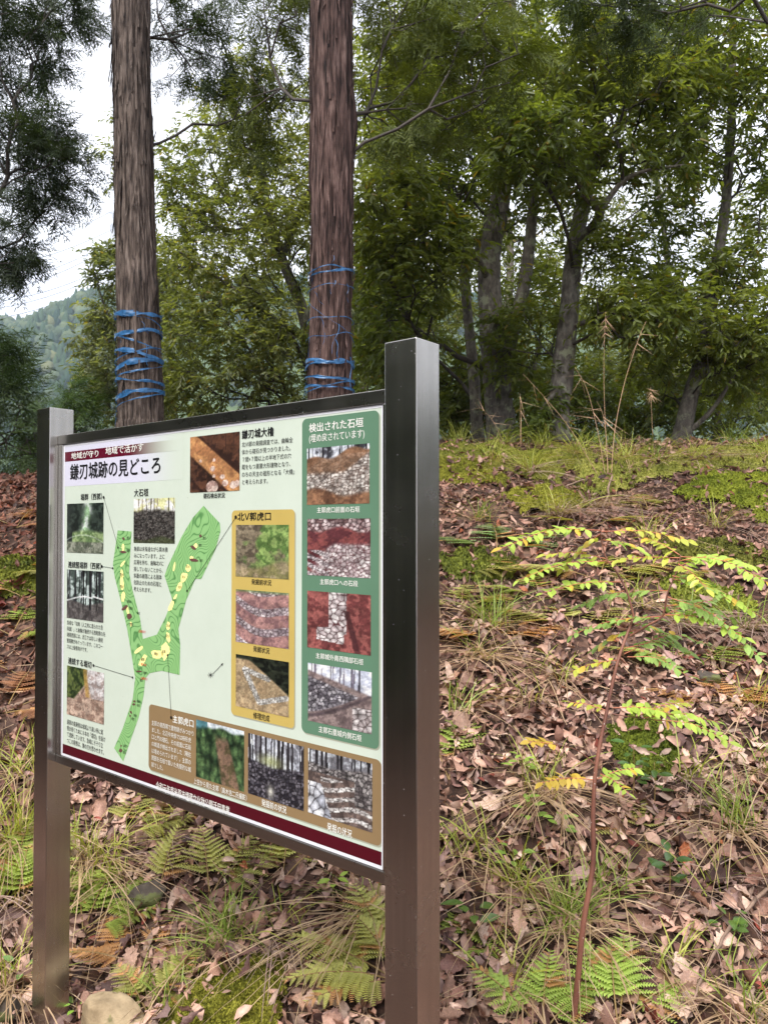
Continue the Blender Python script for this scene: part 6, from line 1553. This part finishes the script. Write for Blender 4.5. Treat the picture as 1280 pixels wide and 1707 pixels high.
for (p, q, lb) in [((187, 352), (-60, 432), 'topmost'), ((187, 383), (-60, 452), 'second'), ((187, 404), (-60, 482), 'third'), ((187, 412), (-60, 498), 'fourth'), ((187, 442), (-60, 510), 'fifth'), ((187, 450), (-60, 522), 'sixth'), ((187, 464), (-60, 540), 'lowest')]:
    A_, B_ = at(*p, 505), at(*q, 430); f = np.linspace(0, 1, 30)[:, None]; P = A_ + (B_ - A_) * f; P[:, 2] -= 5 * np.sin(math.pi * f[:, 0]); V, F = tube(P, .20, 4)
    tag(link('power_line', make_mesh('power_line', V - A_, F, None, (M_WIRE,)), loc=A_), '%s power line strung from the hill pylon across the sky' % lb, 'power line', 'power lines')

# ------------------------------------------------------------------ the same wood around the path, beside and behind the viewer
src = [o for o in bpy.data.objects if o.parent is None and o.name.startswith('oak_tree')]
ced = [o for o in bpy.data.objects if o.parent is None and o.name.startswith('cedar_tree')]
rr = random.Random(4)
for k, (x, y, sc, i, kind) in enumerate([(-6.5, 4.0, 1.0, 0, 0), (-7.5, 0.5, 1.1, 1, 0), (-8.5, -3.0, 1.2, 2, 0), (-10, 2.0, 1.5, 0, 1), (-9.5, 6.5, 1.2, 1, 0), (-4.5, -8.0, 1.3, 0, 0), (2.5, -9.5, 1.4, 1, 0), (8.5, -5.0, 1.2, 2, 0), (9.0, 6.0, 1.0, 1, 0), (11.5, 2.0, 1.2, 0, 0), (-13, -2, 1.9, 1, 0), (-12, 5, 1.8, 2, 0)]):
    o = copy_tree((ced if kind else src)[i]); z = float(height(x, y)); o.location = (x, y, z); o.rotation_euler = (0, 0, rr.uniform(0, 6.28)); o.scale = (sc, sc, sc)
    tag(o, 'leafy tree of the wood facing the board' if not kind else 'cedar of the wood facing the board', 'tree', 'trees facing the board')

yc = [o for o in bpy.data.objects if o.parent is None and o.name.startswith('young_conifer')][0]
for k, (x, y, sc) in enumerate([(-5.2, 0.2, 2.6), (-5.6, -1.3, 3.0), (-6.4, 1.8, 3.0), (-5.0, -3.0, 2.8), (-7.0, -0.4, 3.6), (-3.8, -5.0, 3.0), (-7.6, 3.2, 3.4), (7.2, 3.0, 1.55), (8.0, 4.8, 1.25)]):
    o = copy_tree(yc); o.location = (x, y, float(height(x, y)) - .1); o.rotation_euler = (0, 0, rr.uniform(0, 6.28)); o.scale = (sc, sc, sc)
    tag(o, 'dark conifer of the wood facing the board', 'tree', 'conifers facing the board')

# ------------------------------------------------------------------ air
hz_me = bpy.data.meshes.new('haze'); V, F = box(-900, 900, -420, 900, -120, 260); hz_me.from_pydata([tuple(v) for v in V], [], [tuple(map(int, f)) for f in F])
hm = bpy.data.materials.new('haze'); hm.use_nodes = True; t = hm.node_tree; t.nodes.clear(); oo = t.nodes.new('ShaderNodeOutputMaterial'); pv = t.nodes.new('ShaderNodeVolumePrincipled')
pv.inputs['Color'].default_value = (.68, .83, 1.0, 1); pv.inputs['Density'].default_value = HAZE; pv.inputs['Anisotropy'].default_value = .2; t.links.new(pv.outputs['Volume'], oo.inputs['Volume'])
hz = link('haze', hz_me, None, hm); tag(hz, 'thin pale haze in the valley air', kind='stuff')
